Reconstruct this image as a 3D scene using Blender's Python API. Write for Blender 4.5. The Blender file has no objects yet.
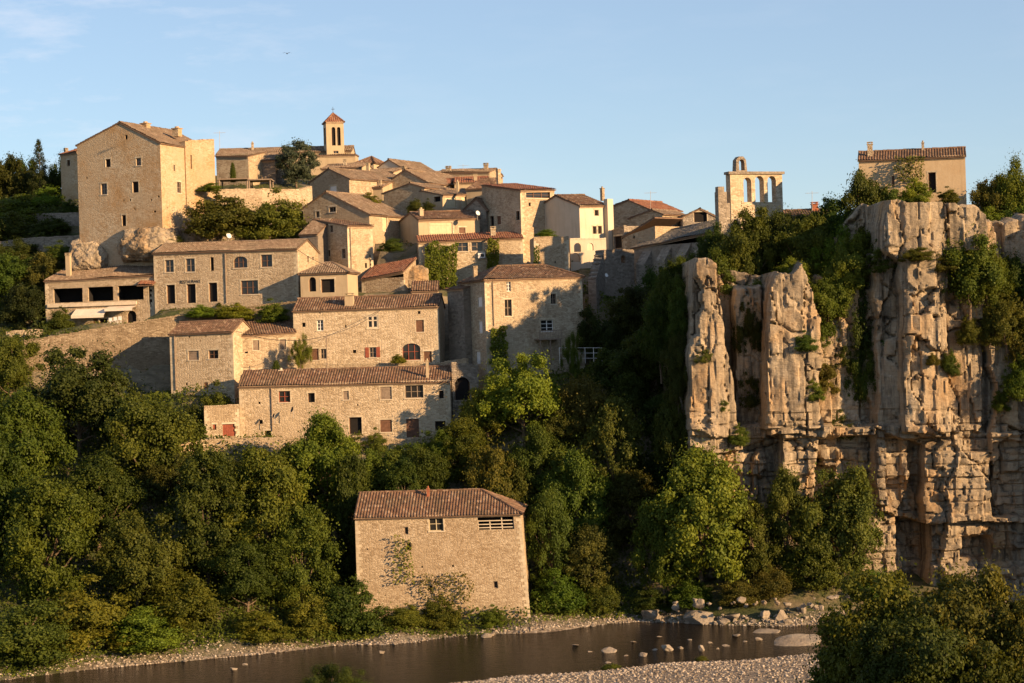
import bpy, bmesh, math, random
import numpy as np
from mathutils import Vector, Matrix, noise
from mathutils.geometry import delaunay_2d_cdt

random.seed(7)
RNG = np.random.default_rng(7)
scene = bpy.context.scene
COL = scene.collection

# ------------------------------------------------------------------ camera model (survey of the photograph)
F, CX, CY, HC = 1911.0, 512.0, 341.5, 29.0
ROLL = math.radians(1.8)
CR, SR = math.cos(ROLL), math.sin(ROLL)

def unroll(px, py):
    dx, dy = px - CX, py - CY
    return dx * CR - dy * SR, dx * SR + dy * CR

def P(px, py, Y):
    x, y = unroll(px, py)
    return Vector((x * Y / F, Y, HC - y * Y / F))

def G(px, py, z=0.0):
    x, y = unroll(px, py)
    Y = (HC - z) * F / y
    return Vector((x * Y / F, Y, z))

def ray(px, py):
    x, y = unroll(px, py)
    return Vector((x / F, 1.0, -y / F))

def proj_arr(x, y, z):
    u = x / y * F
    v = (HC - z) / y * F
    return CX + u * CR + v * SR, CY - u * SR + v * CR

cam_d = bpy.data.cameras.new('camera')
cam_d.sensor_width = 36.0
cam_d.lens = F * 36.0 / 1024.0
cam_d.clip_start = 1.0
cam_d.clip_end = 20000.0
cam = bpy.data.objects.new('camera', cam_d)
COL.objects.link(cam)
cam.matrix_world = Matrix.Translation((0, 0, HC)) @ Matrix.Rotation(math.radians(90), 4, 'X') @ Matrix.Rotation(-ROLL, 4, 'Z')
scene.camera = cam

# ------------------------------------------------------------------ light
SUN_AZ, SUN_EL = math.radians(55), math.radians(16)
sdir = Vector((math.sin(SUN_AZ) * math.cos(SUN_EL), -math.cos(SUN_AZ) * math.cos(SUN_EL), math.sin(SUN_EL)))
sun_d = bpy.data.lights.new('sun', 'SUN')
sun_d.energy = 5.0
sun_d.angle = math.radians(0.5)
sun_d.color = (1.0, 0.66, 0.35)
sun = bpy.data.objects.new('sun', sun_d)
COL.objects.link(sun)
sun.rotation_euler = sdir.to_track_quat('Z', 'Y').to_euler()

world = bpy.data.worlds.new('World')
scene.world = world
world.use_nodes = True
wn, wl = world.node_tree.nodes, world.node_tree.links
wn.clear()
wo = wn.new('ShaderNodeOutputWorld')
bg = wn.new('ShaderNodeBackground')
bg.inputs['Strength'].default_value = 0.073
sky = wn.new('ShaderNodeTexSky')
sky.sky_type = 'NISHITA'
sky.sun_disc = False
sky.sun_elevation = SUN_EL
sky.sun_rotation = math.atan2(sdir.x, sdir.y)
sky.altitude = 200
sky.air_density = 1.0
sky.dust_density = 0.0
sky.ozone_density = 3.0
tc = wn.new('ShaderNodeTexCoord')
mp = wn.new('ShaderNodeMapping')
mp.inputs['Scale'].default_value = (5.0, 5.0, 20.0)
mp.inputs['Location'].default_value = (3.1, 0.0, 1.7)
nz = wn.new('ShaderNodeTexNoise')
nz.inputs['Scale'].default_value = 2.2
nz.inputs['Detail'].default_value = 7
nz.inputs['Roughness'].default_value = 0.62
rp = wn.new('ShaderNodeValToRGB')
rp.color_ramp.elements[0].position = 0.50
rp.color_ramp.elements[1].position = 0.72
mulc = wn.new('ShaderNodeMath'); mulc.operation = 'MULTIPLY'; mulc.inputs[1].default_value = 0.50
mixc = wn.new('ShaderNodeMixRGB'); mixc.blend_type = 'MIX'
mixc.inputs['Color2'].default_value = (7.4, 7.2, 7.4, 1)
wl.new(tc.outputs['Generated'], mp.inputs['Vector'])
wl.new(mp.outputs['Vector'], nz.inputs['Vector'])
wl.new(nz.outputs['Fac'], rp.inputs['Fac'])
sxyz = wn.new('ShaderNodeSeparateXYZ')           # cirrus drifts only over the left (western) part of the sky
wl.new(tc.outputs['Generated'], sxyz.inputs[0])
mr = wn.new('ShaderNodeMapRange')
mr.inputs['From Min'].default_value = -0.04; mr.inputs['From Max'].default_value = -0.20
mr.inputs['To Min'].default_value = 0.12; mr.inputs['To Max'].default_value = 1.0
wl.new(sxyz.outputs['X'], mr.inputs['Value'])
mcl = wn.new('ShaderNodeMath'); mcl.operation = 'MULTIPLY'
wl.new(rp.outputs['Color'], mcl.inputs[0]); wl.new(mr.outputs['Result'], mcl.inputs[1])
wl.new(mcl.outputs[0], mulc.inputs[0])
wl.new(mulc.outputs[0], mixc.inputs['Fac'])
wl.new(sky.outputs['Color'], mixc.inputs['Color1'])
sky_even_mix = wn.new('ShaderNodeMixRGB')          # constant pale blue mixed in to flatten the sky gradient
sky_even_mix.inputs['Fac'].default_value = 0.42
sky_even_mix.inputs['Color2'].default_value = (2.95, 3.42, 4.35, 1)
wl.new(mixc.outputs['Color'], sky_even_mix.inputs['Color1'])
wl.new(sky_even_mix.outputs['Color'], bg.inputs['Color'])
wl.new(bg.outputs['Background'], wo.inputs['Surface'])

scene.view_settings.view_transform = 'Standard'
scene.view_settings.look = 'None'
scene.view_settings.gamma = 1.0
scene.view_settings.exposure = 1.2
scene.render.engine = 'CYCLES'

# ------------------------------------------------------------------ materials
class NT:
    def __init__(self, name):
        m = bpy.data.materials.new(name)
        m.use_nodes = True
        self.m = m
        self.t = m.node_tree
        self.n, self.l = self.t.nodes, self.t.links
        self.b = self.n['Principled BSDF']
        self.b.inputs['Specular IOR Level'].default_value = 0.25
        self.b.inputs['Roughness'].default_value = 0.85
    def add(self, typ, **kw):
        nd = self.n.new(typ)
        for k, v in kw.items():
            if k.startswith('i_'):
                nd.inputs[k[2:].replace('_', ' ')].default_value = v
            else:
                setattr(nd, k, v)
        return nd
    def link(self, a, b):
        self.l.new(a, b)
    def ramp(self, fac, stops):
        r = self.add('ShaderNodeValToRGB')
        el = r.color_ramp.elements
        while len(el) < len(stops):
            el.new(0.5)
        for e, (p, c) in zip(el, stops):
            e.position = p
            e.color = (*c, 1) if len(c) == 3 else c
        self.link(fac, r.inputs['Fac'])
        return r.outputs['Color']
    def mix(self, f, a, b, mode='MIX'):
        x = self.add('ShaderNodeMixRGB', blend_type=mode)
        for s, v in ((x.inputs['Fac'], f), (x.inputs['Color1'], a), (x.inputs['Color2'], b)):
            if isinstance(v, (int, float)):
                s.default_value = v
            elif isinstance(v, tuple):
                s.default_value = (*v, 1)
            else:
                self.link(v, s)
        return x.outputs['Color']
    def noise(self, vec, scale, detail=4, rough=0.55):
        x = self.add('ShaderNodeTexNoise')
        x.inputs['Scale'].default_value = scale
        x.inputs['Detail'].default_value = detail
        x.inputs['Roughness'].default_value = rough
        if vec is not None:
            self.link(vec, x.inputs['Vector'])
        return x.outputs['Fac']
    def mapping(self, vec, scale=(1, 1, 1), loc=None):
        x = self.add('ShaderNodeMapping')
        x.inputs['Scale'].default_value = scale
        self.link(vec, x.inputs['Vector'])
        if loc is not None:
            self.link(loc, x.inputs['Location'])
        return x.outputs['Vector']
    def bump(self, h, strength, dist):
        x = self.add('ShaderNodeBump')
        x.inputs['Strength'].default_value = strength
        x.inputs['Distance'].default_value = dist
        self.link(h, x.inputs['Height'])
        self.link(x.outputs['Normal'], self.b.inputs['Normal'])

def stone_mat(name, c_lo, c_mid, c_hi, mortar, sx=2.4, sy=4.6, stain=(0.20, 0.13, 0.07), stain_amt=0.5, bump=0.9, contrast=1.0):
    k = NT(name)
    uv = k.add('ShaderNodeUVMap').outputs['UV']
    oi = k.add('ShaderNodeObjectInfo')
    rnd = k.add('ShaderNodeVectorMath', operation='SCALE')
    rnd.inputs[0].default_value = (31.0, 17.0, 5.0)
    k.link(oi.outputs['Random'], rnd.inputs['Scale'])
    v0 = k.add('ShaderNodeVectorMath', operation='ADD')
    k.link(uv, v0.inputs[0]); k.link(rnd.outputs[0], v0.inputs[1])
    vec = v0.outputs[0]
    nw = k.add('ShaderNodeTexNoise'); nw.inputs['Scale'].default_value = 0.9; nw.inputs['Detail'].default_value = 3
    k.link(vec, nw.inputs['Vector'])
    ad = k.add('ShaderNodeVectorMath', operation='MULTIPLY_ADD')
    k.link(nw.outputs['Color'], ad.inputs[0]); ad.inputs[1].default_value = (0.12, 0.16, 0); k.link(vec, ad.inputs[2])
    m = k.mapping(ad.outputs[0], (sx, sy, 1))
    v1 = k.add('ShaderNodeTexVoronoi', feature='F1'); v1.inputs['Scale'].default_value = 1.0; v1.inputs['Randomness'].default_value = 0.8
    v2 = k.add('ShaderNodeTexVoronoi', feature='DISTANCE_TO_EDGE'); v2.inputs['Scale'].default_value = 1.0; v2.inputs['Randomness'].default_value = 0.8
    k.link(m, v1.inputs['Vector']); k.link(m, v2.inputs['Vector'])
    sep = k.add('ShaderNodeSeparateColor'); k.link(v1.outputs['Color'], sep.inputs['Color'])
    col = k.ramp(sep.outputs['Red'], [(0.0, c_lo), (0.45, c_mid), (1.0, c_hi)])
    mort = k.ramp(v2.outputs['Distance'], [(0.02, (1, 1, 1)), (0.10, (0, 0, 0))])
    mfac = k.add('ShaderNodeMath', operation='MULTIPLY'); k.link(mort, mfac.inputs[0]); mfac.inputs[1].default_value = 0.75 * contrast
    col = k.mix(mfac.outputs[0], col, mortar)
    big = k.noise(vec, 0.22, 6, 0.62)
    f = k.ramp(big, [(0.40, (0, 0, 0)), (0.72, (1, 1, 1))])
    ff = k.add('ShaderNodeMath', operation='MULTIPLY'); k.link(f, ff.inputs[0]); ff.inputs[1].default_value = stain_amt
    col = k.mix(ff.outputs[0], col, stain)
    # pale wash patches and long drips
    dr = k.noise(k.mapping(vec, (1.6, 0.16, 1)), 1.0, 5, 0.6)
    fd = k.ramp(dr, [(0.55, (0, 0, 0)), (0.75, (1, 1, 1))])
    fdm = k.add('ShaderNodeMath', operation='MULTIPLY'); k.link(fd, fdm.inputs[0]); fdm.inputs[1].default_value = 0.35
    col = k.mix(fdm.outputs[0], col, tuple(0.55 * x for x in c_lo))
    pp = k.noise(vec, 0.5, 5, 0.6)
    fp = k.ramp(pp, [(0.55, (0, 0, 0)), (0.68, (1, 1, 1))])
    fpm = k.add('ShaderNodeMath', operation='MULTIPLY'); k.link(fp, fpm.inputs[0]); fpm.inputs[1].default_value = 0.45
    col = k.mix(fpm.outputs[0], col, c_hi)
    rn = k.noise(vec, 0.16, 5, 0.58)
    fr = k.ramp(rn, [(0.50, (0, 0, 0)), (0.60, (1, 1, 1))])
    frm = k.add('ShaderNodeMath', operation='MULTIPLY'); k.link(fr, frm.inputs[0]); frm.inputs[1].default_value = 0.62
    rc = k.ramp(k.noise(vec, 2.5, 6, 0.7), [(0.3, tuple(x * .85 for x in c_mid)), (0.7, tuple(x * 1.12 for x in c_mid))])
    col = k.mix(frm.outputs[0], col, rc)
    tone = k.ramp(oi.outputs['Random'], [(0.0, (0.86, 0.84, 0.83)), (0.35, (1.0, 0.98, 0.95)), (0.7, (1.10, 1.09, 1.07)), (1.0, (0.95, 0.97, 1.0))])
    col = k.mix(1.0, col, tone, 'MULTIPLY')
    k.link(col, k.b.inputs['Base Color'])
    fine = k.noise(vec, 9.0, 4, 0.6)
    hsum = k.add('ShaderNodeMath', operation='MULTIPLY_ADD')
    hr = k.ramp(v2.outputs['Distance'], [(0.0, (0, 0, 0)), (0.16, (1, 1, 1))])
    k.link(hr, hsum.inputs[0]); hsum.inputs[1].default_value = 1.0
    k.link(fine, hsum.inputs[2])
    k.bump(hsum.outputs[0], bump, 0.05)
    k.b.inputs['Roughness'].default_value = 0.95
    k.b.inputs['Specular IOR Level'].default_value = 0.1
    return k.m

def plaster_mat(name, c, dark, amt=0.5):
    k = NT(name)
    uv = k.add('ShaderNodeUVMap').outputs['UV']
    a = k.noise(uv, 0.5, 6, 0.65)
    d = k.noise(k.mapping(uv, (2.0, 0.2, 1)), 1.0, 5, 0.6)
    f = k.ramp(a, [(0.42, (0, 0, 0)), (0.75, (1, 1, 1))])
    fm = k.add('ShaderNodeMath', operation='MULTIPLY'); k.link(f, fm.inputs[0]); fm.inputs[1].default_value = amt
    col = k.mix(fm.outputs[0], c, dark)
    f2 = k.ramp(d, [(0.52, (0, 0, 0)), (0.76, (1, 1, 1))])
    fm2 = k.add('ShaderNodeMath', operation='MULTIPLY'); k.link(f2, fm2.inputs[0]); fm2.inputs[1].default_value = 0.4
    col = k.mix(fm2.outputs[0], col, tuple(x * 0.6 for x in dark))
    k.link(col, k.b.inputs['Base Color'])
    k.bump(k.noise(uv, 3.5, 7, 0.7), 0.5, 0.05)
    k.b.inputs['Roughness'].default_value = 0.95
    k.b.inputs['Specular IOR Level'].default_value = 0.1
    return k.m

def tile_mat(name, cols, moss=(0.13, 0.12, 0.07), moss_amt=0.5):
    k = NT(name)
    uv = k.add('ShaderNodeUVMap').outputs['UV']
    fl = k.add('ShaderNodeVectorMath', operation='FLOOR'); k.link(uv, fl.inputs[0])
    oi = k.add('ShaderNodeObjectInfo')
    wnz = k.add('ShaderNodeTexWhiteNoise', noise_dimensions='4D')
    k.link(fl.outputs[0], wnz.inputs['Vector']); k.link(oi.outputs['Random'], wnz.inputs['W'])
    col = k.ramp(wnz.outputs['Value'], [(i / (len(cols) - 1), c) for i, c in enumerate(cols)])
    geo = k.add('ShaderNodeNewGeometry')
    big = k.noise(geo.outputs['Position'], 0.45, 5, 0.65)
    f = k.ramp(big, [(0.42, (0, 0, 0)), (0.68, (1, 1, 1))])
    fm = k.add('ShaderNodeMath', operation='MULTIPLY'); k.link(f, fm.inputs[0]); fm.inputs[1].default_value = moss_amt
    col = k.mix(fm.outputs[0], col, moss)
    sp = k.noise(geo.outputs['Position'], 5.0, 4, 0.7)
    f2 = k.ramp(sp, [(0.60, (0, 0, 0)), (0.70, (1, 1, 1))])
    fm2 = k.add('ShaderNodeMath', operation='MULTIPLY'); k.link(f2, fm2.inputs[0]); fm2.inputs[1].default_value = 0.35
    col = k.mix(fm2.outputs[0], col, (0.34, 0.29, 0.20))
    k.link(col, k.b.inputs['Base Color'])
    k.bump(k.noise(geo.outputs['Position'], 12, 3), 0.4, 0.02)
    k.b.inputs['Roughness'].default_value = 0.9
    return k.m

def plain(name, c, rough=0.7, var=0.25, metal=0.0, scale=3.0):
    k = NT(name)
    geo = k.add('ShaderNodeNewGeometry')
    n = k.noise(geo.outputs['Position'], scale, 5, 0.6)
    col = k.ramp(n, [(0.3, tuple(x * (1 - var) for x in c)), (0.7, tuple(min(1, x * (1 + var)) for x in c))])
    k.link(col, k.b.inputs['Base Color'])
    k.b.inputs['Roughness'].default_value = rough
    k.b.inputs['Metallic'].default_value = metal
    return k.m

M = {}
M['stone'] = stone_mat('limestone_rubble', (0.27, 0.205, 0.135), (0.39, 0.31, 0.21), (0.50, 0.42, 0.30), (0.36, 0.29, 0.20), sx=3.4, sy=6.8, contrast=0.65, bump=0.75)
M['stone_b'] = stone_mat('limestone_coursed', (0.30, 0.235, 0.155), (0.42, 0.335, 0.23), (0.53, 0.44, 0.32), (0.39, 0.32, 0.22), sx=2.9, sy=6.0, stain_amt=0.35, contrast=0.6, bump=0.7)
M['stone_m'] = stone_mat('limestone_small', (0.26, 0.195, 0.125), (0.37, 0.29, 0.195), (0.49, 0.405, 0.29), (0.34, 0.27, 0.18), sx=3.8, sy=7.8, contrast=0.5, bump=0.6, stain=(0.24, 0.155, 0.08), stain_amt=0.4)
M['castle'] = stone_mat('castle_ochre', (0.33, 0.24, 0.145), (0.41, 0.315, 0.205), (0.49, 0.40, 0.28), (0.41, 0.32, 0.21), stain=(0.36, 0.20, 0.075), stain_amt=0.75, contrast=0.35, bump=0.5, sx=3.2, sy=6.0)
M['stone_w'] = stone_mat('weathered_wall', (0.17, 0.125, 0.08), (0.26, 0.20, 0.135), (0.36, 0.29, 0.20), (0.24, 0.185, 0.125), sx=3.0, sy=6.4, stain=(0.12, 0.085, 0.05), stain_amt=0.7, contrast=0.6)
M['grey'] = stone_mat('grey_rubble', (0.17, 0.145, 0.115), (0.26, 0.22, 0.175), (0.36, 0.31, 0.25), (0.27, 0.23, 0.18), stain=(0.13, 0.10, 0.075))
M['cream'] = plaster_mat('cream_plaster', (0.40, 0.315, 0.205), (0.29, 0.215, 0.13))
M['ochre'] = plaster_mat('ochre_plaster', (0.45, 0.345, 0.22), (0.36, 0.24, 0.13), 0.6)
M['white'] = plaster_mat('white_plaster', (0.50, 0.43, 0.33), (0.36, 0.29, 0.20), 0.4)
M['tile'] = tile_mat('clay_tile', [(0.085, 0.048, 0.031), (0.14, 0.077, 0.047), (0.18, 0.106, 0.065), (0.108, 0.06, 0.039), (0.27, 0.185, 0.125)], moss=(0.075, 0.062, 0.037))
M['tile_old'] = tile_mat('weathered_tile', [(0.13, 0.085, 0.055), (0.19, 0.13, 0.085), (0.235, 0.17, 0.115), (0.15, 0.10, 0.066), (0.29, 0.22, 0.155)], moss=(0.11, 0.09, 0.06))
M['tile_red'] = tile_mat('red_tile', [(0.16, 0.062, 0.036), (0.22, 0.092, 0.05), (0.26, 0.118, 0.068), (0.14, 0.056, 0.036), (0.27, 0.145, 0.09)], moss=(0.10, 0.075, 0.045), moss_amt=0.25)
M['lauze'] = tile_mat('stone_slab_roof', [(0.10, 0.09, 0.075), (0.14, 0.12, 0.10), (0.17, 0.15, 0.125), (0.115, 0.10, 0.085)], moss=(0.08, 0.07, 0.04))
M['eave'] = plain('eave_wood', (0.16, 0.10, 0.065), 0.85)
M['cornice'] = plain('cornice_clay', (0.36, 0.26, 0.17), 0.9)
M['quoin'] = plain('corner_stone', (0.44, 0.365, 0.255), 0.95, 0.3, 0.0, 1.6)
M['surround'] = plain('dressed_stone', (0.50, 0.42, 0.31), 0.9, 0.15)
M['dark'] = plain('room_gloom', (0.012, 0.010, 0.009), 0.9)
M['brown'] = plain('brown_wood', (0.13, 0.065, 0.038), 0.7)
M['red'] = plain('red_brown_paint', (0.23, 0.062, 0.034), 0.65)
M['oldwood'] = plain('weathered_wood', (0.22, 0.165, 0.12), 0.85)
M['whitep'] = plain('white_paint', (0.66, 0.64, 0.60), 0.6, 0.08)
M['creamp'] = plain('cream_paint', (0.46, 0.39, 0.25), 0.7, 0.1)
M['canvas'] = plain('pale_canvas', (0.66, 0.56, 0.44), 0.8, 0.08)
M['iron'] = plain('dark_iron', (0.05, 0.045, 0.04), 0.6)
M['zinc'] = plain('zinc', (0.36, 0.33, 0.29), 0.5, 0.15)
M['terra'] = plain('terracotta', (0.27, 0.095, 0.05), 0.8)
M['black'] = plain('black_feather', (0.02, 0.02, 0.022), 0.6)
g = NT('window_glass')
g.b.inputs['Base Color'].default_value = (0.02, 0.019, 0.018, 1)
g.b.inputs['Roughness'].default_value = 0.08
g.b.inputs['Specular IOR Level'].default_value = 0.5
M['glass'] = g.m

# ------------------------------------------------------------------ mesh helpers
class MB:
    def __init__(self):
        self.v, self.f, self.uv, self.mi = [], [], [], []
    def face(self, pts, uv=None, mi=0):
        b = len(self.v)
        pts = [Vector(p) for p in pts]
        if uv is None:
            nrm = (pts[1] - pts[0]).cross(pts[2] - pts[0])
            if nrm.length > 1e-9:
                nrm.normalize()
            if abs(nrm.z) > 0.75:
                uv = [(p.x, p.y) for p in pts]
            else:
                t = Vector((-nrm.y, nrm.x, 0))
                t = t.normalized() if t.length > 1e-6 else Vector((1, 0, 0))
                uv = [(p.dot(t), p.z) for p in pts]
        self.v += pts
        self.f.append(tuple(range(b, b + len(pts))))
        self.uv.append(uv)
        self.mi.append(mi)
    def box(self, fn, q0, q1, d0, d1, z0, z1, mi=0):
        c = [fn(q, d, z) for z in (z0, z1) for d in (d0, d1) for q in (q0, q1)]
        for idx in ((0, 1, 5, 4), (1, 3, 7, 5), (3, 2, 6, 7), (2, 0, 4, 6), (4, 5, 7, 6), (0, 2, 3, 1)):
            self.face([c[i] for i in idx], None, mi)
    def tube(self, pts, rads, n=8, mi=0, cap=True):
        pts = [Vector(p) for p in pts]
        rings = []
        for i, p in enumerate(pts):
            d = (pts[min(i + 1, len(pts) - 1)] - pts[max(i - 1, 0)]).normalized()
            a = d.orthogonal().normalized()
            if abs(d.z) < 0.99:
                a = d.cross(Vector((0, 0, 1))).normalized()
            b = d.cross(a)
            rings.append([p + (a * math.cos(2 * math.pi * k / n) + b * math.sin(2 * math.pi * k / n)) * rads[i] for k in range(n)])
        for i in range(len(rings) - 1):
            for k in range(n):
                self.face([rings[i][k], rings[i][(k + 1) % n], rings[i + 1][(k + 1) % n], rings[i + 1][k]], None, mi)
        if cap:
            self.face(rings[-1], None, mi)
            self.face(rings[0][::-1], None, mi)
    def build(self, name, mats, parent=None, origin=None, smooth=False, merge=False):
        me = bpy.data.meshes.new(name)
        o3 = Vector(origin) if origin is not None else Vector((0, 0, 0))
        me.from_pydata([tuple(p - o3) for p in self.v], [], self.f)
        if not isinstance(mats, (list, tuple)):
            mats = [mats]
        for m in mats:
            me.materials.append(m)
        ul = me.uv_layers.new(name='UVMap')
        flat = [c for fuv in self.uv for p in fuv for c in p]
        ul.data.foreach_set('uv', flat)
        me.polygons.foreach_set('material_index', self.mi)
        if smooth:
            me.polygons.foreach_set('use_smooth', [True] * len(self.f))
        if merge:
            bm = bmesh.new(); bm.from_mesh(me)
            bmesh.ops.remove_doubles(bm, verts=bm.verts, dist=1e-4)
            bm.to_mesh(me); bm.free()
        return link(name, me, parent, o3 if parent is None else None)

def link(name, me, parent=None, loc=None):
    o = bpy.data.objects.new(name, me)
    COL.objects.link(o)
    if loc is not None:
        o.location = loc
    if parent is not None:
        o.parent = parent
    return o

def tag(o, label=None, cat=None, group=None, kind=None):
    if label: o['label'] = label
    if cat: o['category'] = cat
    if group: o['group'] = group
    if kind: o['kind'] = kind
    return o

def thing(name, loc, label, cat, group=None):
    o = bpy.data.objects.new(name, None)
    o.empty_display_size = 0.5
    COL.objects.link(o)
    o.location = loc
    return tag(o, label, cat, group)

def mesh_np(name, verts, faces, mats, uv=None, smooth=False, tint=None):
    """verts (N,3), faces (M,k) numpy -> mesh"""
    me = bpy.data.meshes.new(name)
    k = faces.shape[1]
    me.vertices.add(len(verts)); me.vertices.foreach_set('co', np.asarray(verts, np.float32).ravel())
    me.loops.add(faces.size); me.loops.foreach_set('vertex_index', faces.astype(np.int32).ravel())
    me.polygons.add(len(faces))
    me.polygons.foreach_set('loop_start', np.arange(0, faces.size, k, dtype=np.int32))
    me.polygons.foreach_set('loop_total', np.full(len(faces), k, np.int32))
    if smooth:
        me.polygons.foreach_set('use_smooth', np.ones(len(faces), bool))
    me.update(calc_edges=True)
    if uv is not None:
        ul = me.uv_layers.new(name='UVMap')
        ul.data.foreach_set('uv', np.asarray(uv, np.float32)[faces.ravel()].ravel())
    if tint is not None:
        at = me.attributes.new('tint', 'FLOAT', 'FACE')
        at.data.foreach_set('value', np.asarray(tint, np.float32))
    for m in (mats if isinstance(mats, (list, tuple)) else [mats]):
        me.materials.append(m)
    me.validate()
    return me

def inside(poly, x, y):
    r = False
    n = len(poly)
    for i in range(n):
        x1, y1 = poly[i]; x2, y2 = poly[(i + 1) % n]
        if (y1 > y) != (y2 > y) and x < (x2 - x1) * (y - y1) / (y2 - y1) + x1:
            r = not r
    return r

def cdt_wall(mb, fn, outer, holes, depth, mi=0, uoff=0.0, back=None):
    """planar wall with real openings and reveals; fn(q, d, z)"""
    vs, es = [], []
    for poly in [outer] + holes:
        b = len(vs)
        vs += [Vector(p) for p in poly]
        es += [(b + i, b + (i + 1) % len(poly)) for i in range(len(poly))]
    r = delaunay_2d_cdt(vs, es, [], 0, 1e-5)
    V2, F2 = r[0], r[2]
    for f in F2:
        cx = sum(V2[i].x for i in f) / len(f); cy = sum(V2[i].y for i in f) / len(f)
        if not inside(outer, cx, cy) or any(inside(h, cx, cy) for h in holes):
            continue
        pts = [V2[i] for i in f]
        mb.face([fn(p.x, 0, p.y) for p in pts], [(p.x + uoff, p.y) for p in pts], mi)
        if back is not None:
            mb.face([fn(p.x, back, p.y) for p in pts][::-1], [(p.x + uoff + 9, p.y) for p in pts][::-1], mi)
    for h in holes:
        for i in range(len(h)):
            a, b = h[i], h[(i + 1) % len(h)]
            d = depth if back is None else back
            mb.face([fn(a[0], 0, a[1]), fn(b[0], 0, b[1]), fn(b[0], d, b[1]), fn(a[0], d, a[1])],
                    [(a[0] + uoff, a[1]), (b[0] + uoff, b[1]), (b[0] + uoff + d, b[1]), (a[0] + uoff + d, a[1])], mi)

def arch_poly(q0, z0, q1, z1, rise=None, n=8):
    w = q1 - q0
    if rise is None:
        rise = w / 2
    rise = min(rise, (z1 - z0) * 0.9)
    pts = [(q0, z0), (q1, z0)]
    for i in range(n + 1):
        a = math.pi * i / n
        pts.append(((q0 + q1) / 2 + math.cos(a) * w / 2, z1 - rise + math.sin(a) * rise))
    return pts

# ------------------------------------------------------------------ tiled roof plane
def tile_sheet(mb, poly, mi, pitch=0.30, row=0.42, amp=0.10, slab=False):
    """poly: 3-4 points, first edge is the eave; corrugated sheet of tiles clipped to the polygon"""
    poly = [Vector(p) for p in poly]
    e = (poly[1] - poly[0]).normalized()
    nrm = (poly[1] - poly[0]).cross(poly[2] - poly[0]).normalized()
    if nrm.z < 0:
        nrm = -nrm
    v = nrm.cross(e)
    if v.z < 0:
        v = -v
    o = poly[0]
    us = [(p - o).dot(e) for p in poly]; vv = [(p - o).dot(v) for p in poly]
    u0, u1, v0, v1 = min(us), max(us), min(vv), max(vv)
    ns = 4
    nu = max(2, int(math.ceil((u1 - u0) / pitch)) * ns)
    nr = max(1, int(math.ceil((v1 - v0) / row)))
    U = u0 + np.arange(nu + 1) * (pitch / ns)
    tilei = (np.arange(nu + 1) // ns)
    prof = np.array([0.0, 0.55, 1.0, 0.55])[np.arange(nu + 1) % ns] * amp
    rows_v, H, UVv = [], [], []
    lows = np.array([noise.noise(Vector((u * 0.25 + o.x, o.y, 3.3))) for u in U]) * 0.16
    for r in range(nr):
        jit = np.random.default_rng(r * 131 + int(abs(o.x * 97) + abs(o.z * 57)) % 1000).normal(0, 0.010, tilei.max() + 2)
        j = jit[tilei]
        for (vy, lift) in ((v0 + r * row, 0.045), (v0 + (r + 1) * row - 0.02, 0.0)):
            rows_v.append(vy); H.append(prof + lift + j + lows); UVv.append(r + (0.02 if lift else 0.98))
    nv = len(rows_v)
    verts = np.zeros((nv, nu + 1, 3))
    e_, v_, n_, o_ = map(np.array, (e, v, nrm, o))
    for i in range(nv):
        verts[i] = o_ + U[:, None] * e_ + rows_v[i] * v_ + H[i][:, None] * n_
    bm = bmesh.new()
    ul = bm.loops.layers.uv.new('UVMap')
    bv = [[bm.verts.new(verts[i, j]) for j in range(nu + 1)] for i in range(nv)]
    for i in range(nv - 1):
        for j in range(nu):
            f = bm.faces.new((bv[i][j], bv[i][j + 1], bv[i + 1][j + 1], bv[i + 1][j]))
            cu = j // ns + 0.5; cv = (i // 2) + 0.5
            for l in f.loops:
                l[ul].uv = (cu, cv)
    cen = sum(poly, Vector()) / len(poly)
    for i in range(len(poly)):
        a, b = poly[i], poly[(i + 1) % len(poly)]
        pn = (b - a).cross(nrm).normalized()
        if (cen - a).dot(pn) > 0:
            pn = -pn
        geom = bm.verts[:] + bm.edges[:] + bm.faces[:]
        bmesh.ops.bisect_plane(bm, geom=geom, dist=1e-5, plane_co=a, plane_no=pn, clear_outer=True)
    bm.verts.index_update()
    for f in bm.faces:
        mb.face([l.vert.co.copy() for l in f.loops], [tuple(l[ul].uv) for l in f.loops], mi)
    bm.free()
    # underside slab
    th = nrm * 0.02
    lo = [p + th - nrm * 0.14 for p in poly]
    hi = [p + th for p in poly]
    mb.face(lo[::-1], None, mi + 1)
    for i in range(len(poly)):
        k2 = (i + 1) % len(poly)
        mb.face([lo[i], lo[k2], hi[k2], hi[i]], None, mi + 1)

def ridge_tiles(mb, a, b, mi, r=0.15):
    a, b = Vector(a), Vector(b)
    L = (b - a).length
    n = max(1, int(L / 0.45))
    for i in range(n):
        p = a.lerp(b, i / n); q = a.lerp(b, (i + 1.08) / n)
        up = Vector((0, 0, random.uniform(-0.015, 0.02)))
        mb.tube([p + up, q + up], [r * random.uniform(0.95, 1.1), r * 0.86], 8, mi, cap=False)
# ------------------------------------------------------------------ houses
CARVE = []
CTRL = []          # terrain control points (x, y, z)
FOOT = []          # building footprints for keeping ground cover out

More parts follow.
